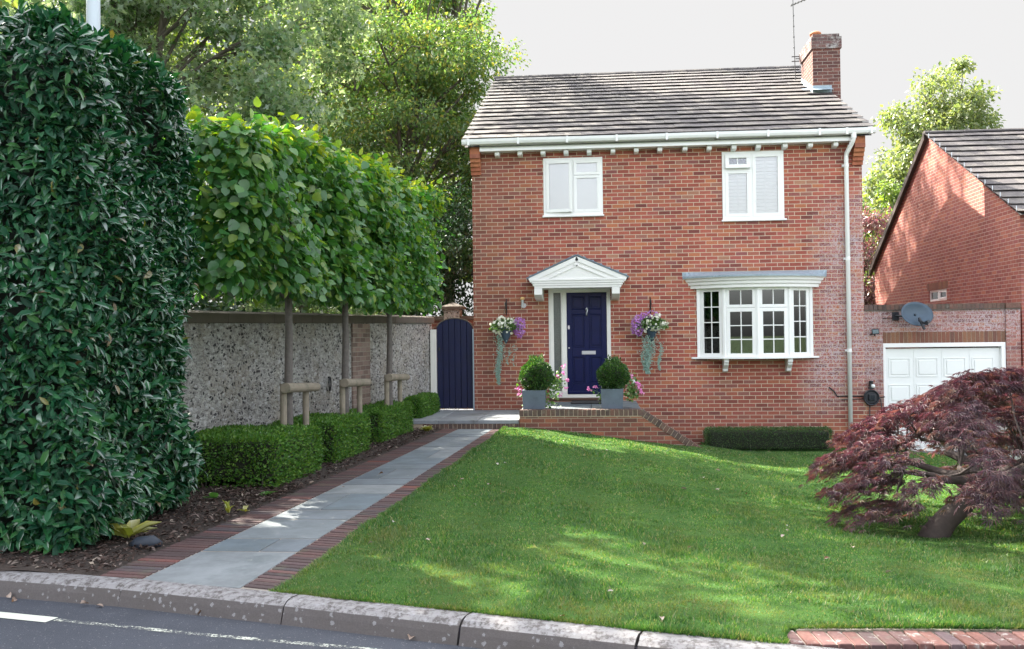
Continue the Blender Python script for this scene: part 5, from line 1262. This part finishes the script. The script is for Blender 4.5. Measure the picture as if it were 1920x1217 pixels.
# ------------------------------------------------------------------ planters and hanging baskets
def topiary(label, plabel, glabel, x0, x1, yf, zb, zt_, cx, cz, rx, rz, seed, flowers):
    t = thing('slate_planter', plabel, 'planter', ((x0+x1)/2, yf+.2, zb), 'square slate planters by the front door')
    bb = MB(); d = x1-x0; tp = .014
    bb.prism([(x0+tp,yf+tp,zb),(x1-tp,yf+tp,zb),(x1-tp,yf+d-tp,zb),(x0+tp,yf+d-tp,zb)], (0,0,.01))
    o = len(bb.v); bb.v += [(x0+tp,yf+tp,zb),(x1-tp,yf+tp,zb),(x1-tp,yf+d-tp,zb),(x0+tp,yf+d-tp,zb),(x0,yf,zt_),(x1,yf,zt_),(x1,yf+d,zt_),(x0,yf+d,zt_),
          (x0+.03,yf+.03,zt_),(x1-.03,yf+.03,zt_),(x1-.03,yf+d-.03,zt_),(x0+.03,yf+d-.03,zt_),(x0+.03,yf+.03,zt_-.05),(x1-.03,yf+.03,zt_-.05),(x1-.03,yf+d-.03,zt_-.05),(x0+.03,yf+d-.03,zt_-.05)]
    bb.f += [(o+i, o+(i+1) % 4, o+4+(i+1) % 4, o+4+i) for i in range(4)] + [(o+4+i, o+4+(i+1) % 4, o+8+(i+1) % 4, o+8+i) for i in range(4)] + [(o+8+i, o+8+(i+1) % 4, o+12+(i+1) % 4, o+12+i) for i in range(4)]
    bb.build('pot', 'planter', t)
    bb = MB(); bb.box(x0+.031, x1-.031, yf+.031, yf+d-.031, zt_-.06, zt_-.03); bb.build('compost', 'soil', t)
    rg = np.random.default_rng(seed); n = 5200; N = rdir(n, rg); cy = yf+d/2; k = 1+.05*np.sin(N[:, 0]*6+seed)*np.sin(N[:, 2]*7)
    rad = k*(1-np.abs(rg.normal(0, .08, n))+rg.normal(0, .02, n)); P = np.stack([cx+N[:, 0]*rx*rad, cy+N[:, 1]*rx*rad, cz+N[:, 2]*rz*rad], 1)
    tuft = (N[:, 2] > .86); P[tuft, 2] += np.abs(rg.normal(0, .05, tuft.sum()))
    keep = P[:, 2] > zt_-.02; P, N = P[keep], N[keep]; A = N+rdir(len(P), rg)*.7; A[:, 2] += .5
    bt = thing('box_ball', label, 'topiary', (cx, cy, zt_), 'clipped box balls in the slate planters')
    leaves('foliage', P, A, N+rdir(len(P), rg)*.8, .036, .019, 'simple', 'leaf_boxball', bt, rg, .35)
    bb = MB(); bb.lathe((cx, cy, cz), [(.01,-rz*.85),(rx*.6,-rz*.6),(rx*.8,0),(rx*.6,rz*.6),(.01,rz*.8)], 14); bb.build('inner_twigs', 'twig', bt, smooth=True)
    for (gx_, gy_, gz_, gl, fl, n1) in flowers:
        rg = np.random.default_rng(seed+len(gl)); g = thing('geranium', gl, 'plant', (gx_, gy_, gz_), 'trailing pink geraniums round the planters')
        P = np.array([gx_, gy_, gz_])+rg.normal(0, 1, (n1, 3))*np.array([.06,.06,.11]); A = rdir(n1, rg); N = rdir(n1, rg)*.6+np.array([0,-.5,.6])
        leaves('foliage', P, A, N, .045, .045, 'round', 'leaf_basket', g, rg, .3)
        bb = MB()
        for f in fl: bb.tube([(gx_, gy_, gz_), ((gx_+f[0])/2, (gy_+f[1])/2, max(gz_, f[2])-.02), f], .003, 5, False)
        bb.build('stems', 'leaf_basket', g)
        Q = np.concatenate([np.array(f)+rg.normal(0, .016, (11, 3)) for f in fl]); m = len(Q)
        leaves('blooms', Q, rdir(m, rg), rdir(m, rg)*.7+np.array([0,-1.0,.3]), .028, .028, 'flower', 'petal_pink', g, rg, .3)
topiary('tall pointed clipped box ball in the left slate planter', 'square blue-grey slate planter left of the front door', '', 1.115, 1.52, -2.2, .376, .70, 1.355, .945, .28, .27, 5,
        [(1.70,-1.95,.80,'pink geranium spilling right of the left planter, before the side light', [(1.83,-2.0,1.11),(1.83,-2.02,1.0),(1.73,-2.0,.93),(1.89,-2.0,.86),(1.88,-2.02,.72)], 110),
         (1.62,-2.02,.56,'pink geranium hanging low between left planter and door', [(1.77,-2.05,.61)], 60),
         (1.10,-2.0,.70,'pink geranium poking out left of the left planter', [(1.03,-2.0,.73),(1.08,-2.05,.70),(1.06,-2.03,.63)], 14)])
topiary('rounder paler clipped box ball in the right slate planter', 'square blue-grey slate planter right of the front door', '', 2.475, 2.865, -2.2, .376, .715, 2.695, .935, .27, .245, 6,
        [(3.02,-1.95,.70,'pink geranium spilling right of the right planter under the socket', [(3.11,-1.98,.80),(3.16,-1.98,.76),(3.13,-2.0,.72),(3.17,-1.98,.68),(3.02,-1.95,.93),(3.19,-2.0,.64)], 170),
         (2.43,-1.98,.66,'pink geranium poking out left of the right planter, before the door', [(2.26,-2.0,.71),(2.38,-2.0,.735)], 22)])
def hanging_basket(label, cx, zt_, seed, purple_side, trails):
    rg = np.random.default_rng(seed); t = thing('hanging_basket', label, 'hanging basket', (cx, -.25, zt_), 'hanging baskets either side of the front door')
    bb = MB(); bb.tube([(cx-.005,-.001,zt_+.62),(cx-.005,-.012,zt_+.46),(cx-.005,-.012,zt_+.30)], .011, 6); bb.tube([(cx-.005,-.006,zt_+.60),(cx-.005,-.20,zt_+.52),(cx-.005,-.25,zt_+.54),(cx-.005,-.26,zt_+.50)], .010, 6); bb.tube([(cx-.005,-.012,zt_+.32),(cx-.005,-.10,zt_+.46),(cx-.005,-.17,zt_+.52)], .009, 6)
    bb.build('wall_bracket', 'iron', t)
    bb = MB()
    for a in (.3, 2.4, 4.5): bb.tube([(cx,-.25,zt_+.50),(cx+.15*math.cos(a),-.25+.15*math.sin(a),zt_+.05)], .003, 4)
    bb.build('chain', 'iron', t)
    bb = MB(); bb.lathe((cx,-.25,zt_-.22), [(.012,-.03),(.06,.06),(.13,.20),(.17,.27),(.165,.28)], 18); bb.build('cone_basket', 'dish', t, smooth=True)
    n = 1500; N = rdir(n, rg); N[:, 2] = np.abs(N[:, 2])*1.0-.25; P = np.array([cx,-.25,zt_+.06])+N*np.array([.29,.20,.20])*rg.uniform(.6, 1.05, n)[:, None]
    leaves('foliage', P, N+rdir(n, rg)*.7, N+rdir(n, rg)*.6, .05, .026, 'simple', 'leaf_basket', t, rg, .35)
    def blooms(nm, c, r, k, mat, sz):
        N = rdir(k, rg); N[:, 1] = -np.abs(N[:, 1]); P = np.array(c)+N*np.array(r)*rg.uniform(.75, 1.08, k)[:, None]
        leaves(nm, P, rdir(k, rg), N*.8+np.array([0,-.8,.5])+rdir(k, rg)*.3, sz, sz, 'flower', mat, t, rg, .3)
    blooms('white_blooms', (cx-.03*purple_side, -.27, zt_+.10), (.26,.19,.19), 75, 'petal_white', .052)
    blooms('purple_blooms', (cx+.27*purple_side, -.26, zt_+.06), (.12,.14,.20), 260, 'petal_purple', .028)
    if purple_side < 0: blooms('purple_blooms', (cx-.02, -.22, zt_+.24), (.20,.12,.10), 160, 'petal_purple', .028)
    for (dx, z0_, ln, wd, k) in trails:
        u = rg.uniform(size=k)**.8; P = np.stack([cx+dx+rg.normal(0, 1, k)*wd*(1-.75*u)+.03*np.sin(u*6), -.27+rg.normal(0, .03, k)*(1-.5*u), z0_-ln*u], 1)
        leaves('trailing_foliage', P, rdir(k, rg)*.6+np.array([0,-.4,-.5]), rdir(k, rg)*.5+np.array([0,-1,.3]), .020, .018, 'round', 'leaf_silver', t, rg, .3)
    return t
hanging_basket('hanging basket of white flowers with one long silver trail, left of the door', .66, 1.76, 41, 1, [(-.13, 1.72, 1.0, .055, 1100), (.05, 1.45, .35, .02, 60), (.16, 1.50, .42, .03, 60)])
hanging_basket('hanging basket of purple and white flowers with two silver trails, right of the door', 3.47, 1.76, 42, -1, [(-.08, 1.64, .74, .085, 1400), (.15, 1.52, .55, .03, 260), (-.17, 1.5, .38, .02, 60)])
for i, (x, lb) in enumerate(((5.03,'small white pot with a leggy plant on the bow window sill, leftmost'), (5.25,'small white pot on the bow window sill beside the centre post'), (5.68,'small white pot behind the third light of the bow window'))):
    t = thing('plant_pot', lb, 'plant pot', (x, -.16 if i < 2 else -.2, 1.19), 'white pots on the bow window sill')
    y = -.16; b = MB(); b.lathe((x, y, 1.186), [(.045,0),(.062,.09),(.066,.10)], 16); b.build('pot', 'pot_white', t, smooth=True)
    rg = np.random.default_rng(90+i); n = 14; A = rdir(n, rg)*.7; A[:, 2] = np.abs(A[:, 2])+.6; leaves('plant', np.tile(np.array([x, y, 1.28]), (n, 1)), A, rdir(n, rg), .11, .02, 'simple', 'leaf_dark', t, rg, .4)

# ------------------------------------------------------------------ trees
def tree(name, label, base, crowns, ncl, per, leaf, shape, mat, seed, tr=.2, cl_r=.7, bark='bark', group=None, droop=.5, forks=1, cat='tree', shell=.45, limb_r=1.0):
    """trunk + limbs to leaf clumps spread through ellipsoids (centre, radii)"""
    rg = np.random.default_rng(seed); rr = random.Random(seed); t = thing(name, label, cat, base, group)
    w_ = np.array([c[1][0]*c[1][1]*c[1][2] for c in crowns]); w_ = w_/w_.sum(); cl = []
    for (c, r), ww in zip(crowns, w_):
        k = max(3, int(round(ncl*ww))); d = rdir(k, rg); rad = rg.uniform(size=k)**shell
        cl.append(np.array(c)+d*np.array(r)*rad[:, None])
    cl = np.concatenate(cl); top = max(c[0][2]+c[1][2]*.45 for c in crowns); bx, by, bz = base
    cen = np.average(np.array([c[0] for c in crowns]), axis=0, weights=w_)
    bb = MB(); H = top-bz; trunks = []
    for fk in range(forks):
        ang = rr.uniform(0, 6.28); sp = (0 if forks == 1 else .12*H)
        pts = []
        for q in np.linspace(0, 1, 8):
            pts.append(Vector((lerp(bx, cen[0], q**1.6)+sp*q*math.cos(ang+fk*2.1)+rr.uniform(-.08,.08)*q*2, lerp(by, cen[1], q**1.6)+sp*q*math.sin(ang+fk*2.1)+rr.uniform(-.08,.08)*q*2, bz+H*q)))
        bb.tube(pts, [tr*(1-.88*q)*(1 if forks == 1 else .75) for q in np.linspace(0, 1, 8)], 10); trunks.append(pts)
    nl = min(len(cl), 46); idx = rr.sample(range(len(cl)), nl); limbs = []
    for i in idx:
        e = Vector(cl[i]); pts = rr.choice(trunks); hq = min(.9, max(.18, (e.z-bz)/H-.18-.1*rr.random())); k = hq*7; s = pts[int(k)].lerp(pts[min(7, int(k)+1)], k-int(k))
        m1 = s.lerp(e, .4)+Vector((rr.uniform(-.2,.2), rr.uniform(-.2,.2), .25*(e-s).length*.4)); m2 = s.lerp(e, .75)+Vector((0,0,.06*(e-s).length))
        r_b = max(.02, tr*(1-.85*hq)*.45)*limb_r; bb.tube([s, m1, m2, e], [r_b, r_b*.7, r_b*.4, .006], 6, False); limbs.append((s, m1, m2, e))
    for i in range(len(cl)):
        if i in idx: continue
        e = Vector(cl[i]); l = min(limbs, key=lambda q: (q[2]-e).length); bb.tube([l[1].lerp(l[2], .6), l[2].lerp(e, .5)+Vector((0,0,.1)), e], [.025*limb_r,.014*limb_r,.004], 5, False)
    bb.build('trunk', bark, t, smooth=True)
    n = len(cl)*per; ci = np.repeat(np.arange(len(cl)), per); sz = rg.uniform(.65, 1.3, len(cl))[ci][:, None]
    d = rg.normal(size=(n, 3)); d = norm(d)*(rg.uniform(size=(n, 1))**.5); P = cl[ci]+d*cl_r*sz*np.array([1, 1, .62]); P[:, 2] -= .18*cl_r*np.linalg.norm(d[:, :2], axis=1)**2
    A = d*.6+rdir(n, rg)*.7; A[:, 2] -= droop; N = rdir(n, rg)*.7+d*.3; N[:, 2] += .75
    leaves('crown', P, A, N, leaf[0], leaf[1], shape, mat, t, rg, .35)
    return t
# behind the flint wall, from near to far
tree('silver_maple', 'silver-leaved maple tree with dark forked trunk behind the flint wall', (-5.6, -3.2, -.1), [((-5.0,-3.4,6.6),(2.2,2.4,2.4)), ((-3.3,-2.6,5.6),(1.5,2.0,1.7)), ((-2.9,-1.6,4.1),(1.0,1.5,1.0)), ((-4.6,-2.6,9.4),(2.4,2.6,2.0)), ((-2.6,-1.2,8.6),(1.9,2.2,1.8)), ((-6.4,-2.0,6.6),(1.8,2.0,2.2))], 175, 255, (.125,.105), 'star', 'leaf_maple', 101, .21, .62, forks=3, limb_r=.7)
tree('woodland_tree', 'tall green tree with upright trunk standing against the sky left of the house roof', (-3.6, 9.0, -.1), [((-2.9,9.6,9.0),(3.6,3.2,4.8)), ((-.9,10.6,8.0),(2.3,2.6,3.4)), ((-4.6,8.8,5.4),(2.0,2.2,2.0)), ((-1.3,9.8,4.4),(1.4,1.6,2.2))], 185, 320, (.125,.075), 'simple', 'leaf_ash', 102, .30, .80, limb_r=1.2)
tree('woodland_tree', 'yellow-green sunlit tree behind the silver maple at upper left', (-10.5, 4.5, -.1), [((-10.5,4.5,9.0),(4.0,3.4,4.6)), ((-7.6,6.2,7.2),(2.4,2.4,3.2))], 120, 220, (.14,.09), 'simple', 'leaf_back', 103, .34, .9)
tree('woodland_tree', 'leafy tree filling the gap between silver maple and tall roofside tree', (-6.2, 11.0, -.1), [((-6.6,11.5,8.5),(3.2,2.6,5.4)), ((-5.6,12.0,4.0),(3.2,2.0,2.6))], 150, 240, (.14,.085), 'simple', 'leaf_ash', 104, .28, .9)
tree('wall_shrub', 'dark evergreen shrub rising behind the flint wall beside the gate', (-1.9, 5.0, -.1), [((-1.3,5.2,3.2),(1.5,1.4,2.4)), ((-2.9,4.6,2.6),(1.3,1.3,1.7))], 84, 230, (.10,.06), 'simple', 'leaf_dark', 105, .10, .6, cat='shrub')
tree('wall_shrub', 'silvery pale shrub behind the flint wall under the lime crowns', (-2.6, -3.4, -.1), [((-2.5,-4.6,2.5),(.7,1.9,1.0)), ((-2.5,-1.4,2.7),(.8,1.8,1.2))], 36, 190, (.11,.085), 'star', 'leaf_maple', 106, .08, .5, cat='shrub')
tree('woodland_tree', 'shady tree behind the laurel hedge at the far left edge', (-7.4, -8.6, -.1), [((-7.0,-8.8,7.6),(2.6,2.7,3.0)), ((-5.4,-9.6,9.6),(2.2,2.2,2.0))], 80, 200, (.15,.10), 'simple', 'leaf_ash', 107, .26, .85)
tree('woodland_tree', 'tall crown high above the silver maple', (-8.6, -1.2, -.1), [((-8.2,-1.0,11.4),(3.2,3.4,2.6)), ((-5.6,1.6,11.6),(2.6,2.6,2.0)), ((-7.2,-3.0,14.8),(3.8,4.2,2.6)), ((-5.0,-4.6,12.4),(2.2,2.6,1.8)), ((-7.5,-1.5,18.0),(2.6,3.0,1.8))], 112, 150, (.15,.10), 'simple', 'leaf_ash', 108, .32, .9)
tree('woodland_tree', 'very tall tree far behind the roofside tree', (-6.0, 20.5, -.1), [((-5.6,20.0,15.5),(4.2,4.0,5.0)), ((-4.5,19.0,8.0),(3.0,2.5,3.0)), ((-3.6,6.8,15.4),(2.6,2.4,2.0)), ((-4.2,9.4,18.2),(2.2,2.0,1.8))], 200, 160, (.16,.11), 'simple', 'leaf_ash', 113, .4, 1.0)  # last two crowns hang out of view, added to shade the lower roof
tree('wall_shrub', 'mid green shrub behind the flint wall near the laurel hedge', (-3.4, -7.2, -.1), [((-3.0,-7.4,2.6),(1.0,1.6,1.3)), ((-4.6,-5.6,3.0),(1.3,1.9,1.7))], 50, 190, (.10,.065), 'simple', 'leaf_dark', 114, .08, .55, cat='shrub')
tree('wall_shrub', 'pale green shrub further back behind the flint wall', (-4.6, 1.5, -.1), [((-3.6,1.2,3.2),(1.5,1.8,1.6)), ((-5.2,4.6,3.6),(2.2,1.6,2.0))], 60, 200, (.11,.07), 'simple', 'leaf_ash', 115, .10, .6, cat='shrub')
tree('woodland_tree', 'tallest tree at the back, its top above the picture', (-3.4, 18.6, -.1), [((-2.4,17.2,20.8),(4.6,3.4,3.8)), ((-3.0,18.0,14.0),(1.6,1.6,2.0))], 40, 300, (.16,.11), 'simple', 'leaf_ash', 116, .3, .85)
# right-hand side
tree('garden_tree', 'pale sunlit tree behind the neighbouring house', (14.6, 16.5, -.3), [((14.9,16.5,8.7),(1.7,1.8,2.9)), ((14.5,16.5,6.6),(2.4,2.0,2.0)), ((12.9,15.6,4.8),(1.7,1.5,2.6)), ((13.5,16.2,7.6),(1.4,1.5,2.0))], 170, 250, (.15,.095), 'simple', 'leaf_pale', 109, .22, .7)
tree('garden_tree', 'yellow-green bushy tree between the two houses', (12.2, 13.6, -.3), [((12.0,13.4,4.6),(1.5,1.4,2.6))], 44, 220, (.12,.08), 'simple', 'leaf_back', 110, .12, .6)
tree('plum_tree', 'purple-leaved plum tree between the two houses', (10.4, 10.8, -.3), [((10.5,10.9,4.0),(1.1,1.0,1.9)), ((10.3,10.7,2.4),(.9,.9,1.2))], 44, 210, (.09,.055), 'simple', 'leaf_plum', 111, .09, .5)
# street side, seen only as reflections and shade
tree('street_tree', 'street tree standing across the road', (6.5, -31, 0), [((6.5,-31,5.0),(2.4,2.2,3.0))], 50, 120, (.22,.15), 'simple', 'leaf_back', 112, .2, .9)

# Japanese maple in the lawn
def japanese_maple():
    rg = np.random.default_rng(77); rr = random.Random(77); bx, by = 5.30, -10.35; bz = float(zlawn(bx, by))-.02
    t = thing('japanese_maple', 'low spreading dark red Japanese maple in the right of the lawn', 'tree', (bx, by, bz))
    bb = MB(); fork = Vector((bx+.38, by+.05, bz+.42))
    bb.tube([(bx-.06, by, bz-.06), (bx-.03, by, bz+.04), (bx+.06, by+.01, bz+.15), (bx+.20, by+.02, bz+.28), tuple(fork)], [.150,.112,.098,.090,.075], 14)
    def top(x, y):
        dx = (x-6.95)/(2.32 if x < 6.95 else 2.2); q = dx*dx + ((y+9.9)/1.75)**2
        return None if q >= 1 else bz + .50 + 1.02*(1-q)**.75
    def low(x, y):
        d = math.hypot(x-fork.x, y-fork.y); return bz + .20 + .10*min(d, 1.6)
    limbs = []
    for k in range(11):
        a = 6.283*k/11+rr.uniform(-.2,.2); ln = rr.uniform(.8, 1.1)
        e = Vector((6.4+math.cos(a)*1.75*ln, -9.95+math.sin(a)*1.25*ln, 0)); h = top(e.x, e.y) or bz+.6
        e.z = lerp(low(e.x, e.y), h, rr.uniform(.35, .7)); pts = [fork-Vector((.05,0,.05))]
        for q in (.2, .4, .6, .8, 1.0):
            p = fork.lerp(e, q); p.z += .10*math.sin(q*3.1)+rr.uniform(-.05,.05); p.x += rr.uniform(-.07,.07); p.y += rr.uniform(-.07,.07); pts.append(p)
        bb.tube(pts, [.062,.048,.036,.026,.017,.008], 8, False)
        for u, v in zip(pts[1:], pts[2:]): limbs += [u, u.lerp(v, .5)]
    pads = []
    while len(pads) < 165:
        x, y = rr.uniform(4.2, 8.7), rr.uniform(-11.7, -8.2); h = top(x, y)
        if h is None: continue
        lo = low(x, y); f = 1.0 if rr.random() < .45 else rr.random()
        z = lerp(lo, h, f)
        if abs(x-bx) < .30 and y < by+.1 and z < bz+.34: continue     # the trunk stays in view
        if rr.random() < .5: z = lo + round((z-lo)/.27)*.27
        pads.append(Vector((x, y, z)))
    Ps, As, Ns = [], [], []
    for c in pads:
        m = min(limbs, key=lambda q: (q-c).length + (0 if q.z < c.z else .4)); mid = m.lerp(c, .55)+Vector((rr.uniform(-.05,.05), rr.uniform(-.05,.05), .03))
        bb.tube([m, mid, c], [.012,.008,.004], 5, False)
        out = Vector((c.x-fork.x, c.y-fork.y, 0)); out = out.normalized() if out.length > .01 else Vector((1,0,0)); sd = Vector((-out.y, out.x, 0))
        n = rr.randint(95, 150); L, Wd = rr.uniform(.26, .46), rr.uniform(.14, .26)
        u = rg.uniform(-.55, 1, n); v = rg.normal(0, .5, n)*(1-.35*np.abs(u)); dz = -.16*np.maximum(u, 0)**2 - .10*v*v + rg.normal(0, .022, n)
        P = np.array(c) + np.outer(u*L, out) + np.outer(v*Wd, sd); P[:, 2] += dz
        Ps.append(P); A = np.outer(.6+.4*u, out) + np.outer(v*.9, sd) + rdir(n, rg)*.45; A[:, 2] -= .25+.35*np.maximum(u, 0); As.append(A)
        N = rdir(n, rg)*.5; N[:, 2] += 1; Ns.append(N)
    bb.build('trunk', 'bark_maple', t, smooth=True)
    P = np.concatenate(Ps); leaves('crown', P, np.concatenate(As), np.concatenate(Ns), .068, .066, 'acer', 'leaf_acer', t, rg, .35)
japanese_maple()

# ------------------------------------------------------------------ fallen leaves, feathers of litter
def pix(px, py):
    """point of the lawn or path under a direction of view, found once when laying the leaves out"""
    d = f_ + r_*((px-960)/1800) - u_*((py-608.5)/1800); o = Vector(cam.matrix_world.translation)
    t_ = 3.0
    while t_ < 25:
        p = o+d*t_; z = float(zlawn(p.x, p.y)) if p.x > gx(p.y) else zg(p.y)
        if kerb_y(p.x) > p.y: z = .0
        if p.z <= z+.012: return Vector((p.x, p.y, z+.014))
        t_ += .02
    return None
rr = random.Random(21)
BROWN = [(914,911),(852,914),(1350,884),(1296,1028),(1322,1027),(1173,1064),(1555,1048),(1465,1010),(806,1016),(1398,928),(1205,1020),(1241,1161),(1050,1160),(1340,920),(870,900),(1050,797),(1100,785),(1600,1030),(710,892),(1000,800),(640,915),(590,905)]
PALE = [(945,925),(888,948),(1660,1077),(1474,986),(1320,898),(1275,918),(740,981),(1480,998),(930,870),(1140,846),(1245,792),(965,800),(1060,828),(1030,810),(690,1023),(945,870),(1150,1112)]
for grp, lst, mt, lb in (('brown leaves on the grass', BROWN, 'dry', 'small curled brown leaf lying on the lawn or path'), ('pale leaves on the grass', PALE, 'dry_pale', 'small pale dried leaf lying on the grass')):
    base = None
    for (px, py) in lst:
        p = pix(px, py)
        if p is None: continue
        sz = .042 if p.y < -9 else .062
        rgx = np.random.default_rng(px); a = rr.uniform(0, 6.28)
        if base is None:
            base = leaves('fallen_leaf', np.array([[0, 0, 0.0]]), np.array([[1, 0, .15]]), np.array([[0, .2, 1.0]]), 1.0, .6, 'laurel', mt, None, rgx, 0)
            o = base
        else:
            o = base.copy(); COL.objects.link(o)
        o.location = p+Vector((0,0,.008)); o.rotation_euler = (rr.uniform(-.5,.5), rr.uniform(-.3,.3), a); s = sz*rr.uniform(.7, 1.3); o.scale = (s, s, s*1.5)
        tag(o, lb, 'leaf', grp)
base = None
for (px, py) in [(20,1122),(165,1133),(180,1136),(370,1152),(640,1180),(660,1178),(768,1190),(775,1193),(940,1209),(845,1200),(700,1186),(30,1123)]:
    p = pix(px, py)
    if p is None: continue
    if base is None:
        base = leaves('fallen_leaf', np.array([[0, 0, 0.0]]), np.array([[1, 0, .15]]), np.array([[0, .2, 1.0]]), 1.0, .7, 'laurel', 'dry', None, rng, 0); o = base
    else: o = base.copy(); COL.objects.link(o)
    o.location = (p.x, p.y, .012); o.rotation_euler = (rr.uniform(-.6,.6), rr.uniform(-.3,.3), rr.uniform(0,6.28)); s = .05*rr.uniform(.7,1.3); o.scale = (s, s, s*1.6)
    tag(o, 'crisp brown leaf in the gutter at the foot of the kerb', 'leaf', 'leaves along the kerb foot')

# lamp post behind the laurel hedge
b = MB(); b.tube([(-3.42,-8.1,-.1),(-3.41,-8.1,5.0),(-3.41,-8.1,7.0)], [.088,.080,.072], 16); t = tag(b.build('lamp_post', 'lamp_post', smooth=True), 'pale grey lamp post shaft rising behind the laurel hedge', 'lamp post')

# car on the drive, mostly behind the maple
car = thing('parked_car', 'pale silver car parked on the drive behind the red maple', 'car', (8.95, -5.6, -.55))
def car_mesh():
    b = MB(); zb = -.55; yc = -5.6; prof = [(-2.05,.35),(-2.08,.62),(-1.95,.78),(-1.05,.92),(-.45,1.38),(.15,1.46),(1.15,1.42),(1.85,1.05),(2.05,.95),(2.08,.40),(1.9,.28),(-1.9,.28)]
    hw = [.80,.86,.86,.86,.66,.62,.62,.80,.86,.86,.84,.84]; n = len(prof)
    for s in (-1, 1):
        for (y, z), w2 in zip(prof, hw): b.v.append((8.95+s*w2, yc+y, zb+z))
    b.f = [tuple(range(n)), tuple(range(2*n-1, n-1, -1))] + [(i, (i+1) % n, n+(i+1) % n, n+i) for i in range(n)]
    b.build('body', 'car', car, bevel=.05, segs=3)
    for y in (-1.3, 1.3):
        for s in (-1, 1):
            b = MB(); b.tube([(8.95+s*.70, yc+y, zb+.31), (8.95+s*.885, yc+y, zb+.31)], .31, 20); wl = b.build('wheel', 'tyre', car)
            b = MB(); b.tube([(8.95+s*.88, yc+y, zb+.31), (8.95+s*.895, yc+y, zb+.31)], .20, 16); b.build('rim', 'steel', wl)
    b = MB(); b.prism([(8.95-.69, yc-.98, zb+.955), (8.95+.69, yc-.98, zb+.955), (8.95+.56, yc-.50, zb+1.36), (8.95-.56, yc-.50, zb+1.36)], (0,-.012,.012)); b.build('windscreen', 'reflect_dark', car)
    for s in (-1, 1):
        b = MB(); b.obox((8.95+s*.62, yc-2.05, zb+.70), (.14,0,0), (0,.03,0), (0,0,.06)); b.build('headlight', 'chrome', car, bevel=.02)
        b = MB(); b.prism([(8.95+s*.835, yc-.60, zb+.98), (8.95+s*.80, yc+1.3, zb+1.02), (8.95+s*.672, yc+1.05, zb+1.36), (8.95+s*.70, yc-.30, zb+1.33)], (s*.012,0,.004)); b.build('side_window', 'reflect_dark', car)
        b = MB(); b.obox((8.95+s*.97, yc-.62, zb+.98), (.09,0,0), (0,.05,0), (0,0,.06)); b.build('mirror', 'car', car, bevel=.02)
car_mesh()

# houses across the road (seen mirrored in the bow window)
for (hx, hy, lb) in ((2.5, -36, 'brick house across the road with a low tiled roof'),):
    t = thing('opposite_house', lb, 'house', (hx, hy, 0))
    b = MB(); b.box(hx-4, hx+4, hy-6, hy, -.2, 4.6); b.build('wall', 'brick_gable', t)
    b = MB(); b.prism([(hx-4.3,hy+.3,4.55),(hx-4.3,hy-6.3,4.55),(hx-4.3,hy-3,7.2)], (8.6,0,0)); b.build('roof', 'tile_dark', t)
    b = MB()
    for wx in (-2.2, 1.6): b.box(hx+wx-.6, hx+wx+.6, hy+.001, hy+.05, 1.0, 2.2)
    b.build('window', 'white', t)
